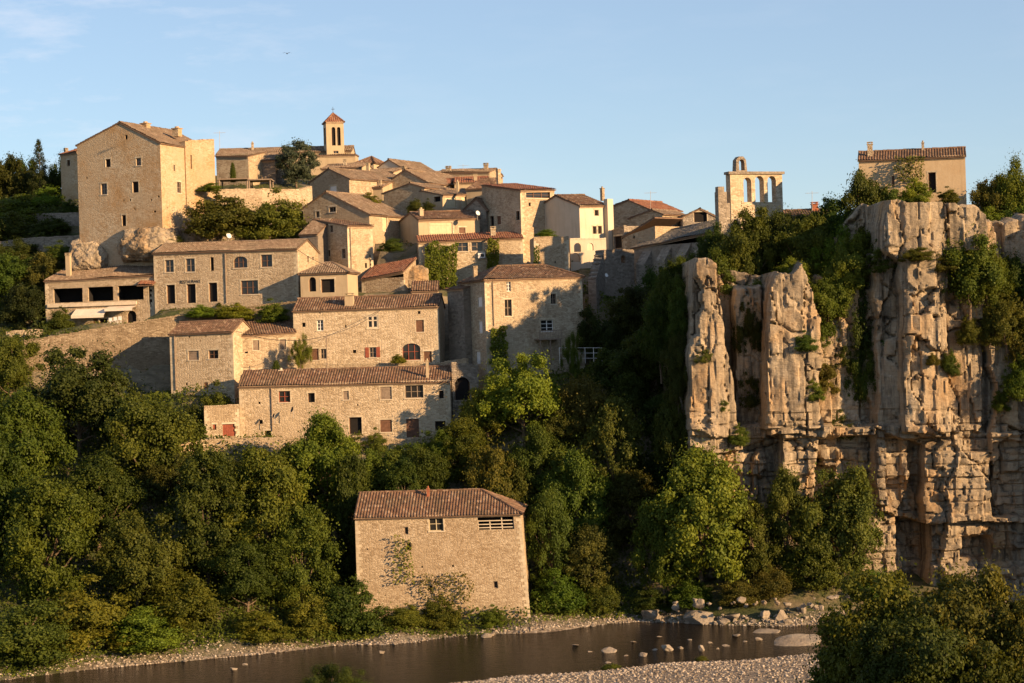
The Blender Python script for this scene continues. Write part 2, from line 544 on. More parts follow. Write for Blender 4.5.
class House:
    def __init__(s, name, label, A, B, depth, eave, roof='par', pitch=0.34, k=0.5, wall='stone', tile='tile',
                 front=(), right=(), left=(), group=None, cat='house', eaveB=None, over=0.28, gover=0.12, batter=0.0,
                 chim=(), extras=(), cornice=True, hipw=None, sink=7.0, ctrl=True, pipes=(), rise=None, foot=True, frontback=None):
        a3, b3 = P(*A), P(*B)
        s.a = Vector((a3.x, a3.y)); s.b = Vector((b3.x, b3.y))
        s.W = (s.b - s.a).length
        s.u = (s.b - s.a) / s.W
        s.n = Vector((-s.u.y, s.u.x))
        s.D = depth
        s.zb = min(a3.z, b3.z)
        zeA = P(A[0], eave, A[2]).z
        s.ze = zeA
        zeB = zeA if eaveB is None else P(B[0], eaveB, B[2]).z
        s.batter = batter
        s.root = thing(name, (a3.x, a3.y, s.zb), label, cat, group)
        s.org = Vector((a3.x, a3.y, s.zb))
        W, D, ze = s.W, s.D, s.ze
        zlo = s.zb - sink
        tilt = (zeB - zeA) / W if roof not in ('perp',) else 0.0
        s.tilt = tilt
        # top profiles: front (s,z), right (t,z), left (t,z)
        if roof == 'par':
            r = (pitch * k * D) if rise is None else rise
            zback = ze + r - pitch * (1 - k) * D if rise is None else ze
            zr = ze + r
            fp = [(0, ze), (W, ze)]
            sp = [(0, ze), (k * D, zr), (D, zback)]
            bp = zback
        elif roof == 'mono':
            zr = ze + pitch * D; fp = [(0, ze), (W, ze)]; sp = [(0, ze), (D, zr)]; bp = zr
        elif roof == 'perp':
            r = pitch * k * W if rise is None else rise
            zr = max(ze, zeB) + r
            fp = [(0, ze), (k * W, zr), (W, zeB)]
            sp = None; bp = None
        elif roof in ('hip', 'hipR', 'hipL'):
            zr = ze + pitch * D / 2; fp = [(0, ze), (W, ze)]; sp = [(0, ze), (D, ze)]; bp = ze
        elif roof == 'pyr':
            zr = ze + rise; fp = [(0, ze), (W, ze)]; sp = [(0, ze), (D, ze)]; bp = ze
        elif roof == 'monoR':
            zr = zeB; fp = [(0, ze), (W, zeB)]; sp = None; bp = None
        else:
            zr = ze; fp = [(0, ze), (W, zeB)]; sp = None; bp = ze
        s.zr = zr
        s.zmax = max(ze, zr, zeB)
        s.win = []
        mb = MB()
        wm = M[wall]
        hol = {'F': [], 'R': [], 'L': []}
        for side, ops in (('F', front), ('R', right), ('L', left)):
            for op in ops:
                rect = s.place(side, op)
                if rect is None:
                    continue
                q0, z0, q1, z1, typ = rect
                arched = typ.startswith('a')
                t2 = typ[1:] if arched else typ
                # do not let openings leave the wall
                if side == 'F':
                    q0, q1 = max(q0, 0.12), min(q1, W - 0.12)
                else:
                    q0, q1 = max(q0, 0.12), min(q1, D - 0.12)
                if q1 - q0 < 0.08:
                    continue
                pol = arch_poly(q0, z0, q1, z1, (q1 - q0) * (0.28 if t2 != 'o' else 0.5)) if arched else [(q0, z0), (q1, z0), (q1, z1), (q0, z1)]
                hol[side].append(pol)
                s.win.append((side, q0, z0, q1, z1, t2, arched))
        uo = random.uniform(0, 40)
        cdt_wall(mb, s.fn('F'), [(0, zlo), (W, zlo)] + fp[::-1], hol['F'], 0.32, 0, uo)
        if roof == 'perp' or sp is None:
            rp_ = [(0, zeB), (D, zeB)]; lp_ = [(0, ze), (D, ze)]
        else:
            rp_ = [(q, z + tilt * W) for q, z in sp]; lp_ = sp
        cdt_wall(mb, s.fn('R'), [(0, zlo), (D, zlo)] + rp_[::-1], hol['R'], 0.32, 0, uo + 13)
        cdt_wall(mb, s.fn('L'), [(0, zlo), (D, zlo)] + lp_[::-1], hol['L'], 0.32, 0, uo + 29)
        f = s.fn('F')
        if roof == 'perp' or roof == 'monoR':
            mb.face([f(q, D, z) for q, z in [(0, zlo), (W, zlo)] + fp[::-1]])
        else:
            mb.face([f(0, D, zlo), f(W, D, zlo), f(W, D, bp + tilt * W), f(0, D, bp)])
        if roof == 'flat':
            z1, z2 = ze, zeB
            mb.face([f(0, 0, z1), f(W, 0, z2), f(W, D, z2), f(0, D, z1)])
            # irregular coping stones
            nq = max(2, int(W / 0.6))
            for i in range(nq):
                q0 = W * i / nq; q1 = W * (i + 0.96) / nq
                zz = z1 + (z2 - z1) * (i + 0.5) / nq
                h = random.uniform(0.05, 0.16)
                mb.box(f, q0, q1, -0.03, 0.4, zz - 0.05, zz + h)
        for (pxa, pxb, pyt, t0, t1) in extras:
            qa = s.place('F', (pxa, pyt, pxb, pyt + 5, 'x'))
            mb.box(f, qa[0], qa[2], t0, t1, zlo, qa[3])
        s.wall = mb.build('wall', wm, s.root, s.org)
        # roof
        s.roof = None
        if roof != 'flat':
            rb = MB()
            o, g_ = over, gover
            far = (A[2] > 256)
            kw = dict(pitch=0.34, row=0.55) if far else {}
            def sheet(pts):
                tile_sheet(rb, [f(q, t, z + tilt * q) for q, t, z in pts], 0, **kw)
            def ridge(p, q):
                ridge_tiles(rb, f(p[0], p[1], p[2] + tilt * p[0] + 0.03), f(q[0], q[1], q[2] + tilt * q[0] + 0.03), 0)
            if roof == 'par':
                m1 = (zr - ze) / (k * D); m2 = (zr - bp) / ((1 - k) * D)
                sheet([(-g_, -o, ze - o * m1), (W + g_, -o, ze - o * m1), (W + g_, k * D, zr), (-g_, k * D, zr)])
                sheet([(W + g_, D + o, bp - o * m2), (-g_, D + o, bp - o * m2), (-g_, k * D, zr), (W + g_, k * D, zr)])
                ridge((-g_, k * D, zr), (W + g_, k * D, zr))
            elif roof == 'mono':
                sheet([(-g_, -o, ze - o * pitch), (W + g_, -o, ze - o * pitch), (W + g_, D + 0.1, zr + 0.1 * pitch), (-g_, D + 0.1, zr + 0.1 * pitch)])
            elif roof == 'monoR':
                m1 = (zeB - ze) / W
                sheet([(-o, D + g_, ze - o * m1), (-o, -g_, ze - o * m1), (W + 0.1, -g_, zeB + 0.1 * m1), (W + 0.1, D + g_, zeB + 0.1 * m1)])
            elif roof == 'perp':
                m1 = (zr - ze) / (k * W); m2 = (zr - zeB) / ((1 - k) * W)
                sheet([(-o, D + g_, ze - o * m1), (-o, -g_, ze - o * m1), (k * W, -g_, zr), (k * W, D + g_, zr)])
                sheet([(W + o, -g_, zeB - o * m2), (W + o, D + g_, zeB - o * m2), (k * W, D + g_, zr), (k * W, -g_, zr)])
                ridge((k * W, -g_, zr), (k * W, D + g_, zr))
            elif roof in ('hip', 'hipR', 'hipL', 'pyr'):
                hw = hipw if hipw is not None else min(D * 0.5, W * 0.5)
                if roof == 'pyr':
                    hw = W / 2
                hl = hw if roof in ('hip', 'hipL', 'pyr') else -g_
                hr = hw if roof in ('hip', 'hipR', 'pyr') else -g_
                m1 = (zr - ze) / (D / 2)
                ez = ze - o * m1
                lo_s = -o if hl > 0 else -g_; hi_s = W + o if hr > 0 else W + g_
                p1, p2 = (hl, D / 2, zr), (W - hr, D / 2, zr)
                if roof == 'pyr':
                    c0 = [(lo_s, -o, ez), (hi_s, -o, ez), (hi_s, D + o, ez), (lo_s, D + o, ez)]
                    ap = (W / 2, D / 2, zr)
                    for i in range(4):
                        sheet([c0[i], c0[(i + 1) % 4], ap])
                    for c in c0:
                        ridge(c, ap)
                else:
                    sheet([(lo_s, -o, ez), (hi_s, -o, ez), p2, p1])
                    sheet([(hi_s, D + o, ez), (lo_s, D + o, ez), p1, p2])
                    if hr > 0:
                        sheet([(hi_s, -o, ez), (hi_s, D + o, ez), p2])
                        ridge((hi_s, -o, ez), p2); ridge((hi_s, D + o, ez), p2)
                    if hl > 0:
                        sheet([(lo_s, D + o, ez), (lo_s, -o, ez), p1])
                        ridge((lo_s, -o, ez), p1); ridge((lo_s, D + o, ez), p1)
                    ridge(p1, p2)
            s.roof = rb.build('roof', [M[tile], M['eave']], s.root, s.org)
            if cornice and roof in ('par', 'mono', 'hip', 'hipR', 'hipL', 'pyr'):
                cb = MB()
                # two stepped rows of cornice tiles
                fl = lambda q, d, z: f(q, d, z + tilt * q)
                cb.box(fl, 0.0, W, -0.10, -0.003, ze - 0.34, ze - 0.19)
                cb.box(fl, 0.0, W, -0.19, -0.003, ze - 0.185, ze - 0.06)
                cb.build('cornice', M['cornice'], s.root, s.org)
        if wall.startswith('stone') and A[2] < 252 and roof != 'perp':
            ff, fr_ = s.fn('F'), s.fn('R')
            top = min(ze, zeB) - 0.36
            for side_ in (0, 1):
                qb_ = MB(); z = s.zb - 1.0; i = side_
                while z < top - 0.2:
                    h = min(random.uniform(0.24, 0.38), top - z)
                    l1, l2 = (0.52, 0.28) if i % 2 else (0.28, 0.52)
                    l1 *= random.uniform(.8, 1.2); l2 *= random.uniform(.8, 1.2)
                    if side_ == 0:
                        qb_.box(ff, -0.012, l1, -0.012, 0.02, z, z + h - 0.02)
                    else:
                        qb_.box(ff, W - l1, W + 0.012, -0.012, 0.02, z, z + h - 0.02)
                        qb_.box(fr_, -0.008, l2, -0.016, 0.02, z + 0.004, z + h - 0.024)
                    z += h; i += 1
                qb_.build('quoins', M['quoin'], s.root, s.org)
        for w_ in s.win:
            s.window(*w_)
        for c in chim:
            s.chimney(*c)
        for (px, pyt, pyb) in pipes:
            r_ = s.place('F', (px - 0.4, pyt, px + 0.4, pyb, 'x'))
            pb = MB()
            q = (r_[0] + r_[2]) / 2
            pb.tube([f(q, -0.10, r_[3]), f(q, -0.10, r_[1])], [0.055, 0.055], 8)
            for i in range(3):
                zz = r_[1] + (r_[3] - r_[1]) * (i + 0.5) / 3
                pb.box(f, q - 0.08, q + 0.08, -0.16, -0.002, zz - 0.03, zz + 0.03)
            pb.build('downpipe', M['oldwood'], s.root, s.org)
        if ctrl:
            CARVE.append((s.a.x, s.a.y, s.u.x, s.u.y, W, D, s.zb))
            for q in (0.0, W * 0.5, W):
                p = f(q, -0.6, 0); CTRL.append((p.x, p.y, s.zb + 0.05))
                p = f(q, -3.0, 0); CTRL.append((p.x, p.y, s.zb - 0.9))
                p = f(q, D, 0); CTRL.append((p.x, p.y, s.zb + 0.8))
        if foot:
            FOOT.append([tuple(f(q, t, 0).xy) for q, t in ((-.4, -.5), (W + .4, -.5), (W + .4, D + .4), (-.4, D + .4))])

    def fn(s, side):
        a, b, u, n, W, bt, zt = s.a, s.b, s.u, s.n, s.W, s.batter, s.ze
        def sc(q, z):
            # right-hand batter: the wall widens towards its foot
            return q + (q / W) * bt * max(0.0, min(zt - z, 14.0)) if bt else q
        if side == 'F':
            def g_(q, d, z):
                p = a + u * sc(q, z) + n * d
                return Vector((p.x, p.y, z))
        elif side == 'R':
            def g_(q, d, z):
                p = a + u * (sc(W, z) - d) + n * q
                return Vector((p.x, p.y, z))
        else:
            def g_(q, d, z):
                p = a + u * d + n * q
                return Vector((p.x, p.y, z))
        return g_

    def hit(s, side, px, py):
        r = ray(px, py); d = Vector((r.x, r.y))
        if side == 'F':
            Y = s.a.dot(s.n) / d.dot(s.n); q = (d * Y - s.a).dot(s.u)
        elif side == 'R':
            Y = s.b.dot(s.u) / d.dot(s.u); q = (d * Y - s.b).dot(s.n)
        else:
            Y = s.a.dot(s.u) / d.dot(s.u); q = (d * Y - s.a).dot(s.n)
        return q, HC + r.z * Y

    def place(s, side, op):
        x0, y0, x1, y1, typ = op
        xm, ym = (x0 + x1) / 2, (y0 + y1) / 2
        qa = s.hit(side, x0, ym)[0]; qb = s.hit(side, x1, ym)[0]
        zt = s.hit(side, xm, y0)[1]; zb = s.hit(side, xm, y1)[1]
        if qa > qb:
            qa, qb = qb, qa
        return qa, zb, qb, zt, typ

    def window(s, side, q0, z0, q1, z1, typ, arched):
        f = s.fn(side)
        w, h = q1 - q0, z1 - z0
        big = w > 0.55 and h > 0.6
        R, O = s.root, s.org
        def pane(parent, q0=q0, q1=q1, d=0.24):
            pb = MB(); pb.box(f, q0, q1, d, d + 0.02, z0, z1); pb.build('pane', M['glass'], parent, O)
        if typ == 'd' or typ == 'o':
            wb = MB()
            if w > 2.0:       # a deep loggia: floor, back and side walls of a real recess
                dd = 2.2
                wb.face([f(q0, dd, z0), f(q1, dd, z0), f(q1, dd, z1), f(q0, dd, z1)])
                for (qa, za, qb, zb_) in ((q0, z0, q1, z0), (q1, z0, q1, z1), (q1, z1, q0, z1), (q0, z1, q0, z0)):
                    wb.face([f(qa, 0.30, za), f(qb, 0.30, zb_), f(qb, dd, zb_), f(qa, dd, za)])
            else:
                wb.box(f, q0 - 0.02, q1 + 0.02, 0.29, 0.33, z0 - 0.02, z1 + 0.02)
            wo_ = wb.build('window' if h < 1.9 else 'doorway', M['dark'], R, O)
            if big and w < 2.0:
                fb = MB()
                fb.box(f, q0, q0 + 0.07, 0.2, 0.27, z0, z1); fb.box(f, q1 - 0.07, q1, 0.2, 0.27, z0, z1)
                fb.box(f, q0 + 0.07, q1 - 0.07, 0.2, 0.27, z1 - 0.07, z1)
                fb.build('frame', M['brown'], wo_, O)
                if not arched: s.surround(f, q0, z0, q1, z1, wo_)
        elif typ in ('w', 'wb', 'wr', 'ww', 'w4', 'w2'):
            mat = M[{'w': 'oldwood', 'wb': 'brown', 'wr': 'red', 'ww': 'whitep', 'w4': 'surround', 'w2': 'creamp'}[typ]]
            fb = MB()
            t = 0.07 if typ != 'w4' else 0.16
            t = min(t, w * 0.2)
            d0, d1 = (0.16, 0.24) if typ != 'w4' else (0.03, 0.22)
            fb.box(f, q0, q0 + t, d0, d1, z0, z1); fb.box(f, q1 - t, q1, d0, d1, z0, z1)
            fb.box(f, q0 + t, q1 - t, d0, d1, z0, z0 + t); fb.box(f, q0 + t, q1 - t, d0, d1, z1 - t, z1)
            nv = 1 if w > 0.5 else 0
            if w > 1.8: nv = 2
            nh = 1 if h > 0.8 else 0
            if typ == 'ww' and h > 1.0: nh = 2
            for i in range(nv):
                qc = q0 + w * (i + 1) / (nv + 1); fb.box(f, qc - t * 0.6, qc + t * 0.6, d0, d1 - 0.01, z0 + t, z1 - t)
            for i in range(nh):
                zc = z0 + h * (i + 1) / (nh + 1) + (0.1 * h if typ == 'w4' else 0)
                fb.box(f, q0 + t, q1 - t, d0 + 0.005, d1 - 0.015, zc - t * 0.4, zc + t * 0.4)
            wo_ = fb.build('window', mat, R, O)
            pane(wo_)
            if typ == 'w2':
                cb = MB(); qc = (q0 + q1) / 2
                cb.box(f, qc + 0.05, q1 - 0.03, 0.255, 0.262, z0 + h * 0.1, z1 - 0.05)
                cb.build('curtain', M['creamp'], wo_, O)
            if big:
                sb = MB(); sb.box(f, q0 - 0.12, q1 + 0.12, -0.07, 0.1, z0 - 0.11, z0 - 0.004)
                sb.build('sill', M['surround'], wo_, O)
                if not arched: s.surround(f, q0, z0, q1, z1, wo_)
        elif typ in ('s', 'sr', 'sg', 'sw', 'sc'):
            mat = M[{'s': 'brown', 'sr': 'red', 'sg': 'oldwood', 'sw': 'whitep', 'sc': 'creamp'}[typ]]
            sb = MB()
            nl = max(1, int(round(w / (0.22 if typ != 'sc' else 0.8))))
            for i in range(nl):
                qa = q0 + w * i / nl; qb = q0 + w * (i + 1) / nl - 0.012
                sb.box(f, qa, qb, 0.10 + (i % 2) * 0.004, 0.15, z0, z1)
            for zz in (z0 + h * 0.2, z0 + h * 0.8):
                sb.box(f, q0 + 0.02, q1 - 0.02, 0.07, 0.10, zz - 0.05, zz + 0.05)
            sb.box(f, q0, q1, 0.16, 0.2, z0, z1)
            o_ = sb.build('shutter', mat, R, O)
            if big:
                s2 = MB(); s2.box(f, q0 - 0.1, q1 + 0.1, -0.06, 0.06, z0 - 0.1, z0 - 0.004)
                s2.build('sill', M['surround'], o_, O)
                if not arched: s.surround(f, q0, z0, q1, z1, o_)
        elif typ == 'so':
            s.window(side, q0, z0, q1, z1, 'w', False)
            for (qa, qb) in ((q0 - w * 0.62, q0 - 0.04), (q1 + 0.04, q1 + w * 0.62)):
                sb = MB(); sb.box(f, qa, qb, -0.055, -0.015, z0, z1)
                for zz in (z0 + h * 0.2, z0 + h * 0.8):
                    sb.box(f, qa + 0.02, qb - 0.02, -0.075, -0.055, zz - 0.04, zz + 0.04)
                sb.build('shutter', M['red'], R, O)
        elif typ in ('p', 'g', 'pr'):
            mat = M['red'] if typ in ('g', 'pr') else M['brown']
            db = MB()
            nl = max(2, int(round(w / 0.2)))
            for i in range(nl):
                db.box(f, q0 + w * i / nl, q0 + w * (i + 1) / nl - 0.012, 0.14 + 0.004 * (i % 2), 0.2, z0, z1)
            db.box(f, q0, q1, 0.205, 0.24, z0, z1)
            o_ = db.build('door', mat, R, O)
            if typ != 'pr':
                hb = MB(); hb.box(f, q1 - 0.2, q1 - 0.14, 0.06, 0.14, z0 + 1.0, z0 + 1.16)
                hb.build('handle', M['iron'], o_, O)
            s2 = MB()
            s2.box(f, q0 - 0.13, q1 + 0.13, -0.025, 0.02, z1 + 0.003, z1 + 0.2)
            s2.build('lintel', M['surround'], o_, O)

    def surround(s, f, q0, z0, q1, z1, parent):
        b = MB()
        t = 0.13
        b.box(f, q0 - t - 0.06, q1 + t + 0.06, -0.022, 0.02, z1 + 0.003, z1 + 0.19)
        z = z0; i = 0
        while z < z1 - 0.02:
            h = min(0.3, z1 - z); k_ = t * (1.35 if i % 2 else 0.8)
            b.box(f, q0 - k_, q0 - 0.003, -0.018, 0.02, z, z + h - 0.015)
            b.box(f, q1 + 0.003, q1 + k_, -0.018, 0.02, z, z + h - 0.015)
            z += h; i += 1
        b.build('surround', M['quoin'], parent, s.org)

    def chimney(s, px, pyt, pyb, wpx, t, mat='stone', pot=True):
        """chimney whose axis stands t metres behind the front wall plane"""
        r = ray(px, (pyt + pyb) / 2); d = Vector((r.x, r.y))
        Y = (s.a.dot(s.n) + t) / d.dot(s.n)
        q = (d * Y - s.a).dot(s.u)
        zt = P(px, pyt, Y).z; zb = P(px, pyb, Y).z - 0.5
        w = wpx * Y / F / 2
        f = s.fn('F'); cb = MB()
        cb.box(f, q - w, q + w, t - w, t + w, zb, zt - 0.32)
        cb.box(f, q - w * 1.25, q + w * 1.25, t - w * 1.25, t + w * 1.25, zt - 0.318, zt - 0.22)
        if pot and w > 0.18:
            for (a_, b_) in ((-1, -1), (1, -1), (-1, 1), (1, 1)):
                cb.box(f, q + a_ * w * 0.8 - 0.06, q + a_ * w * 0.8 + 0.06, t + b_ * w * 0.8 - 0.06, t + b_ * w * 0.8 + 0.06, zt - 0.218, zt - 0.08)
            cb.box(f, q - w * 1.2, q + w * 1.2, t - w * 1.2, t + w * 1.2, zt - 0.078, zt)
        else:
            cb.tube([f(q, t, zt - 0.22), f(q, t, zt)], [w * 0.7, w * 0.6], 8)
        cb.build('chimney', M[mat], s.roof or s.root, s.org)

def wall_run(name, label, pts, thick, mat='stone', cat='wall', holes=(), ctrl=False, group=None, kind=None, sink=2.0):
    """free-standing or retaining wall along points (px, pyTop, pyBottom, Y)"""
    root_p = P(pts[0][0], pts[0][2], pts[0][3])
    mb = MB()
    tops = [P(p[0], p[1], p[3]) for p in pts]; bots = [P(p[0], p[2], p[3]) for p in pts]
    for i in range(len(pts) - 1):
        a, b = tops[i], tops[i + 1]
        za, zb = bots[i].z - sink, bots[i + 1].z - sink
        d = Vector((b.x - a.x, b.y - a.y, 0)); L = d.length; d /= L
        n = Vector((-d.y, d.x, 0))
        lo = min(za, zb)
        f = lambda q, t, z, a=a, d=d, n=n: Vector((a.x, a.y, 0)) + d * q + n * t + Vector((0, 0, z))
        hs = []
        for (x0, y0, x1, y1) in holes:
            r0, r1 = ray(x0, (y0 + y1) / 2), ray(x1, (y0 + y1) / 2)
            def hq(r):
                Y = (a.x * n.x + a.y * n.y) / (r.x * n.x + r.y * n.y)
                return ((r.x * Y - a.x) * d.x + (r.y * Y - a.y) * d.y), Y
            q0, Y0 = hq(r0); q1, Y1 = hq(r1)
            if q0 > 0 and q1 < L:
                hs.append(arch_poly(q0, P(x0, y1, Y0).z, q1, P(x0, y0, Y0).z))
        cdt_wall(mb, f, [(0, lo), (L, lo), (L, b.z), (0, a.z)], hs, thick, 0, i * 3.1, back=thick)
        mb.face([f(0, 0, a.z), f(L, 0, b.z), f(L, thick, b.z), f(0, thick, a.z)])
        mb.face([f(0, 0, lo), f(0, thick, lo), f(0, thick, a.z), f(0, 0, a.z)])
        mb.face([f(L, 0, lo), f(L, thick, lo), f(L, thick, b.z), f(L, 0, b.z)])
        # coping stones
        q = 0.0
        while q < L - 0.2:
            w = min(random.uniform(0.35, 0.75), L - q)
            z = a.z + (b.z - a.z) * (q + w / 2) / L
            h = random.uniform(0.03, 0.13)
            mb.box(f, q + 0.01, q + w - 0.01, -0.04, thick + 0.04, z - 0.12, z + h)
            q += w
        if ctrl:
            for q in (0, L / 2, L):
                p = f(q, -0.5, 0); zz = bots[i].z + (bots[i + 1].z - bots[i].z) * q / L
                CTRL.append((p.x, p.y, zz)); p = f(q, -2.5, 0); CTRL.append((p.x, p.y, zz - 0.8))
                p = f(q, thick + 0.4, 0); CTRL.append((p.x, p.y, a.z + (b.z - a.z) * q / L - 0.6))
    o = mb.build(name, M[mat], None, root_p)
    return tag(o, label, cat, group, kind)
# ------------------------------------------------------------------ the village
GH = 'old stone houses of the hill village'

mill = House('mill_house', 'tall riverside stone house with a roofed open loggia near its right corner', (358, 612, 194), (523.5, 617, 193.2), 9,
    517, 'hipR', 0.46, wall='stone_m', batter=0.065, hipw=4.2, group=GH, front=[
    (403.9, 527, 408, 534.4, 'w'), (428.7, 517, 443, 531, 'w2'), (477.3, 514.2, 513.2, 529.5, 'd'), (405.5, 542.3, 410.4, 550.7, 'w'),
    (489.7, 581.4, 494, 588.3, 'w'), (427.7, 586, 430.3, 592, 'd'), (366.4, 548.5, 367.8, 550, 'd'), (420, 566, 421.6, 568, 'd'), (450, 565, 452, 567, 'd')],
    chim=[(428, 486, 494, 2.6, 3.6, 'terra', False)], over=0.3)
# railing of the loggia
_f = mill.fn('F'); _r = mill.place('F', (477.3, 514.5, 513.2, 529.5, 'd'))
_b = MB()
_h = _r[3] - _r[1]
for zz in (0.12, 0.36, 0.62):
    _b.box(_f, _r[0] - 0.02, _r[2] + 0.02, 0.10, 0.17, _r[1] + _h * zz * 0.9, _r[1] + _h * zz * 0.9 + 0.09)
for i in range(4):
    q = _r[0] + (_r[2] - _r[0]) * i / 3
    _b.box(_f, q - 0.05, q + 0.05, 0.172, 0.24, _r[1], _r[1] + _h * (0.62 if i != 2 else 0.97))
_b.build('railing', M['surround'], mill.root, mill.org)
_b = MB()
for i in range(6):
    q = _r[0] + (_r[2] - _r[0]) * (i + .5) / 6
    _b.box(_f, q - 0.07, q + 0.07, 0.25, 2.1, _r[3] - 0.26, _r[3] - 0.1)
_b.build('ceiling_beam', M['oldwood'], mill.root, mill.org)

House('outbuilding', 'small mossy roofed outbuilding half hidden behind the riverside house', (364, 505, 206), (399, 503, 206), 4, 492, 'par', 0.4, wall='stone_m', tile='tile_old', group=GH)

longh = House('long_house', 'long two storey house on the lower terrace with a slender chimney pipe and red window', (240.5, 437, 216), (451.5, 441, 215), 7.5, 385.9, 'par', 0.42,
    wall='stone_b', group=GH, eaveB=380.6, front=[
    (278.8, 391, 290.2, 402.3, 'wr'), (308, 393, 314.8, 402.3, 'd'), (258.3, 401.7, 260.5, 404.2, 'd'), (259, 419.9, 262.8, 424, 'd'),
    (264.6, 430.6, 271.2, 437, 'd'), (322.9, 423.3, 330, 431, 'apr'), (343.3, 391, 348.8, 399.7, 'sg'), (380.3, 386.7, 391.7, 399.2, 'sg'),
    (405, 385.2, 423.3, 398, 'w'), (439, 390.6, 443.6, 398.4, 'd'), (349.2, 417.2, 361.7, 434, 'd'), (380.3, 419.8, 392, 432, 's'),
    (406.3, 418.8, 419, 437.5, 'p'), (435, 421, 445.6, 430.5, 'd'), (357, 404, 358.4, 406, 'd')],
    chim=[(427.2, 358.5, 376, 2.6, 1.0, 'cream', False), (281, 368, 373, 4, 3.5, 'white', False)], pipes=[(272, 388, 431)])

House('garage', 'small flat topped garage with a red plank door', (205, 437, 214.3), (240, 438, 214.8), 5, 406.5, 'flat', wall='stone', cat='garage', eaveB=405.5, group=GH,
    front=[(222.8, 424, 235.6, 436, 'g'), (212.9, 424.4, 216.2, 429.8, 'pr')])

cot = House('cottage', 'square cottage with two small side by side windows in front of the ramp wall', (171.5, 395, 224), (234.5, 393, 222), 6.2, 333.7, 'par', 0.42, wall='stone_b', eaveB=331, group=GH,
    front=[(188.3, 350.8, 198.8, 360, 'sg'), (208.6, 350.2, 218.3, 358.6, 'wb'), (185.6, 382.8, 187.6, 385.5, 'd'), (204, 382.3, 208, 388.6, 's'),
           (188.6, 336, 190, 337.8, 'd'), (205, 335.5, 206.4, 337.2, 'd'), (220, 334.8, 221.4, 336.6, 'd'), (200, 340, 201.2, 341.6, 'd')],
    pipes=[(175.5, 335, 390)])

House('link_house', 'narrow house with grey shutters joining the cottage and the cross window house', (238, 388, 224.6), (297, 384, 226), 5, 335.5, 'mono', 0.30, wall='stone', eaveB=331.5, group=GH,
    front=[(253, 340.3, 259.2, 350.2, 'sg'), (280, 339.3, 286, 349.5, 'sg'), (245, 351.6, 248, 353.3, 'd'), (245, 370, 253.7, 376, 's'), (260, 369, 268, 375, 'd')])

bigh = House('stone_house', 'broad house with a stone cross window, red shutters and a large arched opening', (295, 372, 227), (440, 366, 226), 8, 310.3, 'par', 0.36, wall='stone_b', eaveB=305.6, group=GH,
    front=[(317, 320, 323.3, 330.6, 'ww'), (302, 322.7, 305.5, 327, 'd'), (367.1, 315.2, 378.2, 328.3, 'w4'), (416, 320, 423.9, 331.9, 's'),
           (318.7, 311.6, 320.8, 313.6, 'd'), (417.7, 311, 420.4, 314, 'd'), (352.7, 349.8, 356.2, 353, 'd'), (369.4, 347.2, 376, 357.4, 'so'),
           (311.4, 348.6, 318.7, 360, 's'), (320.7, 348.9, 326.3, 358.8, 'w'), (402.4, 343.3, 420.4, 360, 'awr'), (423.9, 351.2, 431.8, 364, 'p'), (345, 325, 346.5, 327.5, 'd')],
    chim=[(349.4, 293, 306.5, 8.4, 1.2, 'cream', True)], over=0.3)
# vent pole rising in front of the broad house
_b = MB(); p0, p1 = P(327.0, 382, 218), P(326.4, 334, 218)
_b.tube([p0 - Vector((0, 0, 2.5)), p1], [0.06, 0.045], 8)
_b.box(lambda q, d, z: p1 + Vector((q, d, z)), -0.35, 0.35, -0.04, 0.04, -0.5, -0.42)
tag(_b.build('utility_pole', M['oldwood'], None, p0), 'thin grey pole standing at the long house roof before the broad house', 'pole')

rest = House('restaurant', 'wide two storey restaurant with dark door openings and lettering over the middle door', (155, 304, 240), (299, 306, 235.5), 8, 252.8, 'par', 0.34, k=0.45, wall='stone_b', tile='tile_old', group=GH,
    eaveB=248.2, front=[
    (165, 259.9, 173.7, 272.2, 'w'), (185.7, 258.5, 194.8, 271.8, 'w'), (210.3, 257.2, 213.8, 270.8, 'd'), (233.5, 256.4, 247.2, 267.8, 'awb'), (261, 254.6, 272.2, 266.9, 'wb'),
    (166.7, 284.8, 175.1, 303.6, 'd'), (186.9, 284, 195.7, 303, 'd'), (208.9, 282.7, 217.3, 301.7, 'd'), (241, 280.4, 258.1, 294.2, 'wb')],
    right=[(307, 256, 309, 262, 'd'), (312, 257, 314, 260, 'd')], pipes=[(226, 252, 303)])
# painted lettering
cu = bpy.data.curves.new('lettering', 'FONT')
cu.body = 'RESTAURANT'; cu.size = 1.0; cu.extrude = 0.02; cu.align_x = 'CENTER'
to = bpy.data.objects.new('lettering_src', cu); COL.objects.link(to)
bpy.context.view_layer.update()
me = bpy.data.meshes.new_from_object(to.evaluated_get(bpy.context.evaluated_depsgraph_get()))
bpy.data.objects.remove(to)
xs = [v.co.x for v in me.vertices]; wid = max(xs) - min(xs)
qa, zb_, qb, zt_, _ = rest.place('F', (180, 279.9, 200.8, 283.4, 'x'))
f = rest.fn('F'); mid = (qa + qb) / 2
for v in me.vertices:
    x, y, z = v.co
    p = f(mid + x * (qb - qa) / wid, -0.03 - z * 0.5, zb_ + y / 0.73 * (zt_ - zb_))
    v.co = p - rest.org
me.materials.append(M['iron'])
link('lettering', me, rest.root)

House('annex', 'small annex with an arched opening and brown hipped roof beside the restaurant', (301, 299, 233), (348, 297, 232), 5, 273.3, 'hip', 0.5, wall='cream', tile='tile_old', group=GH,
    front=[(308.8, 277, 316, 291.5, 'aoo'.replace('oo', 'o')), (321, 279, 334.5, 292.5, 'd')])

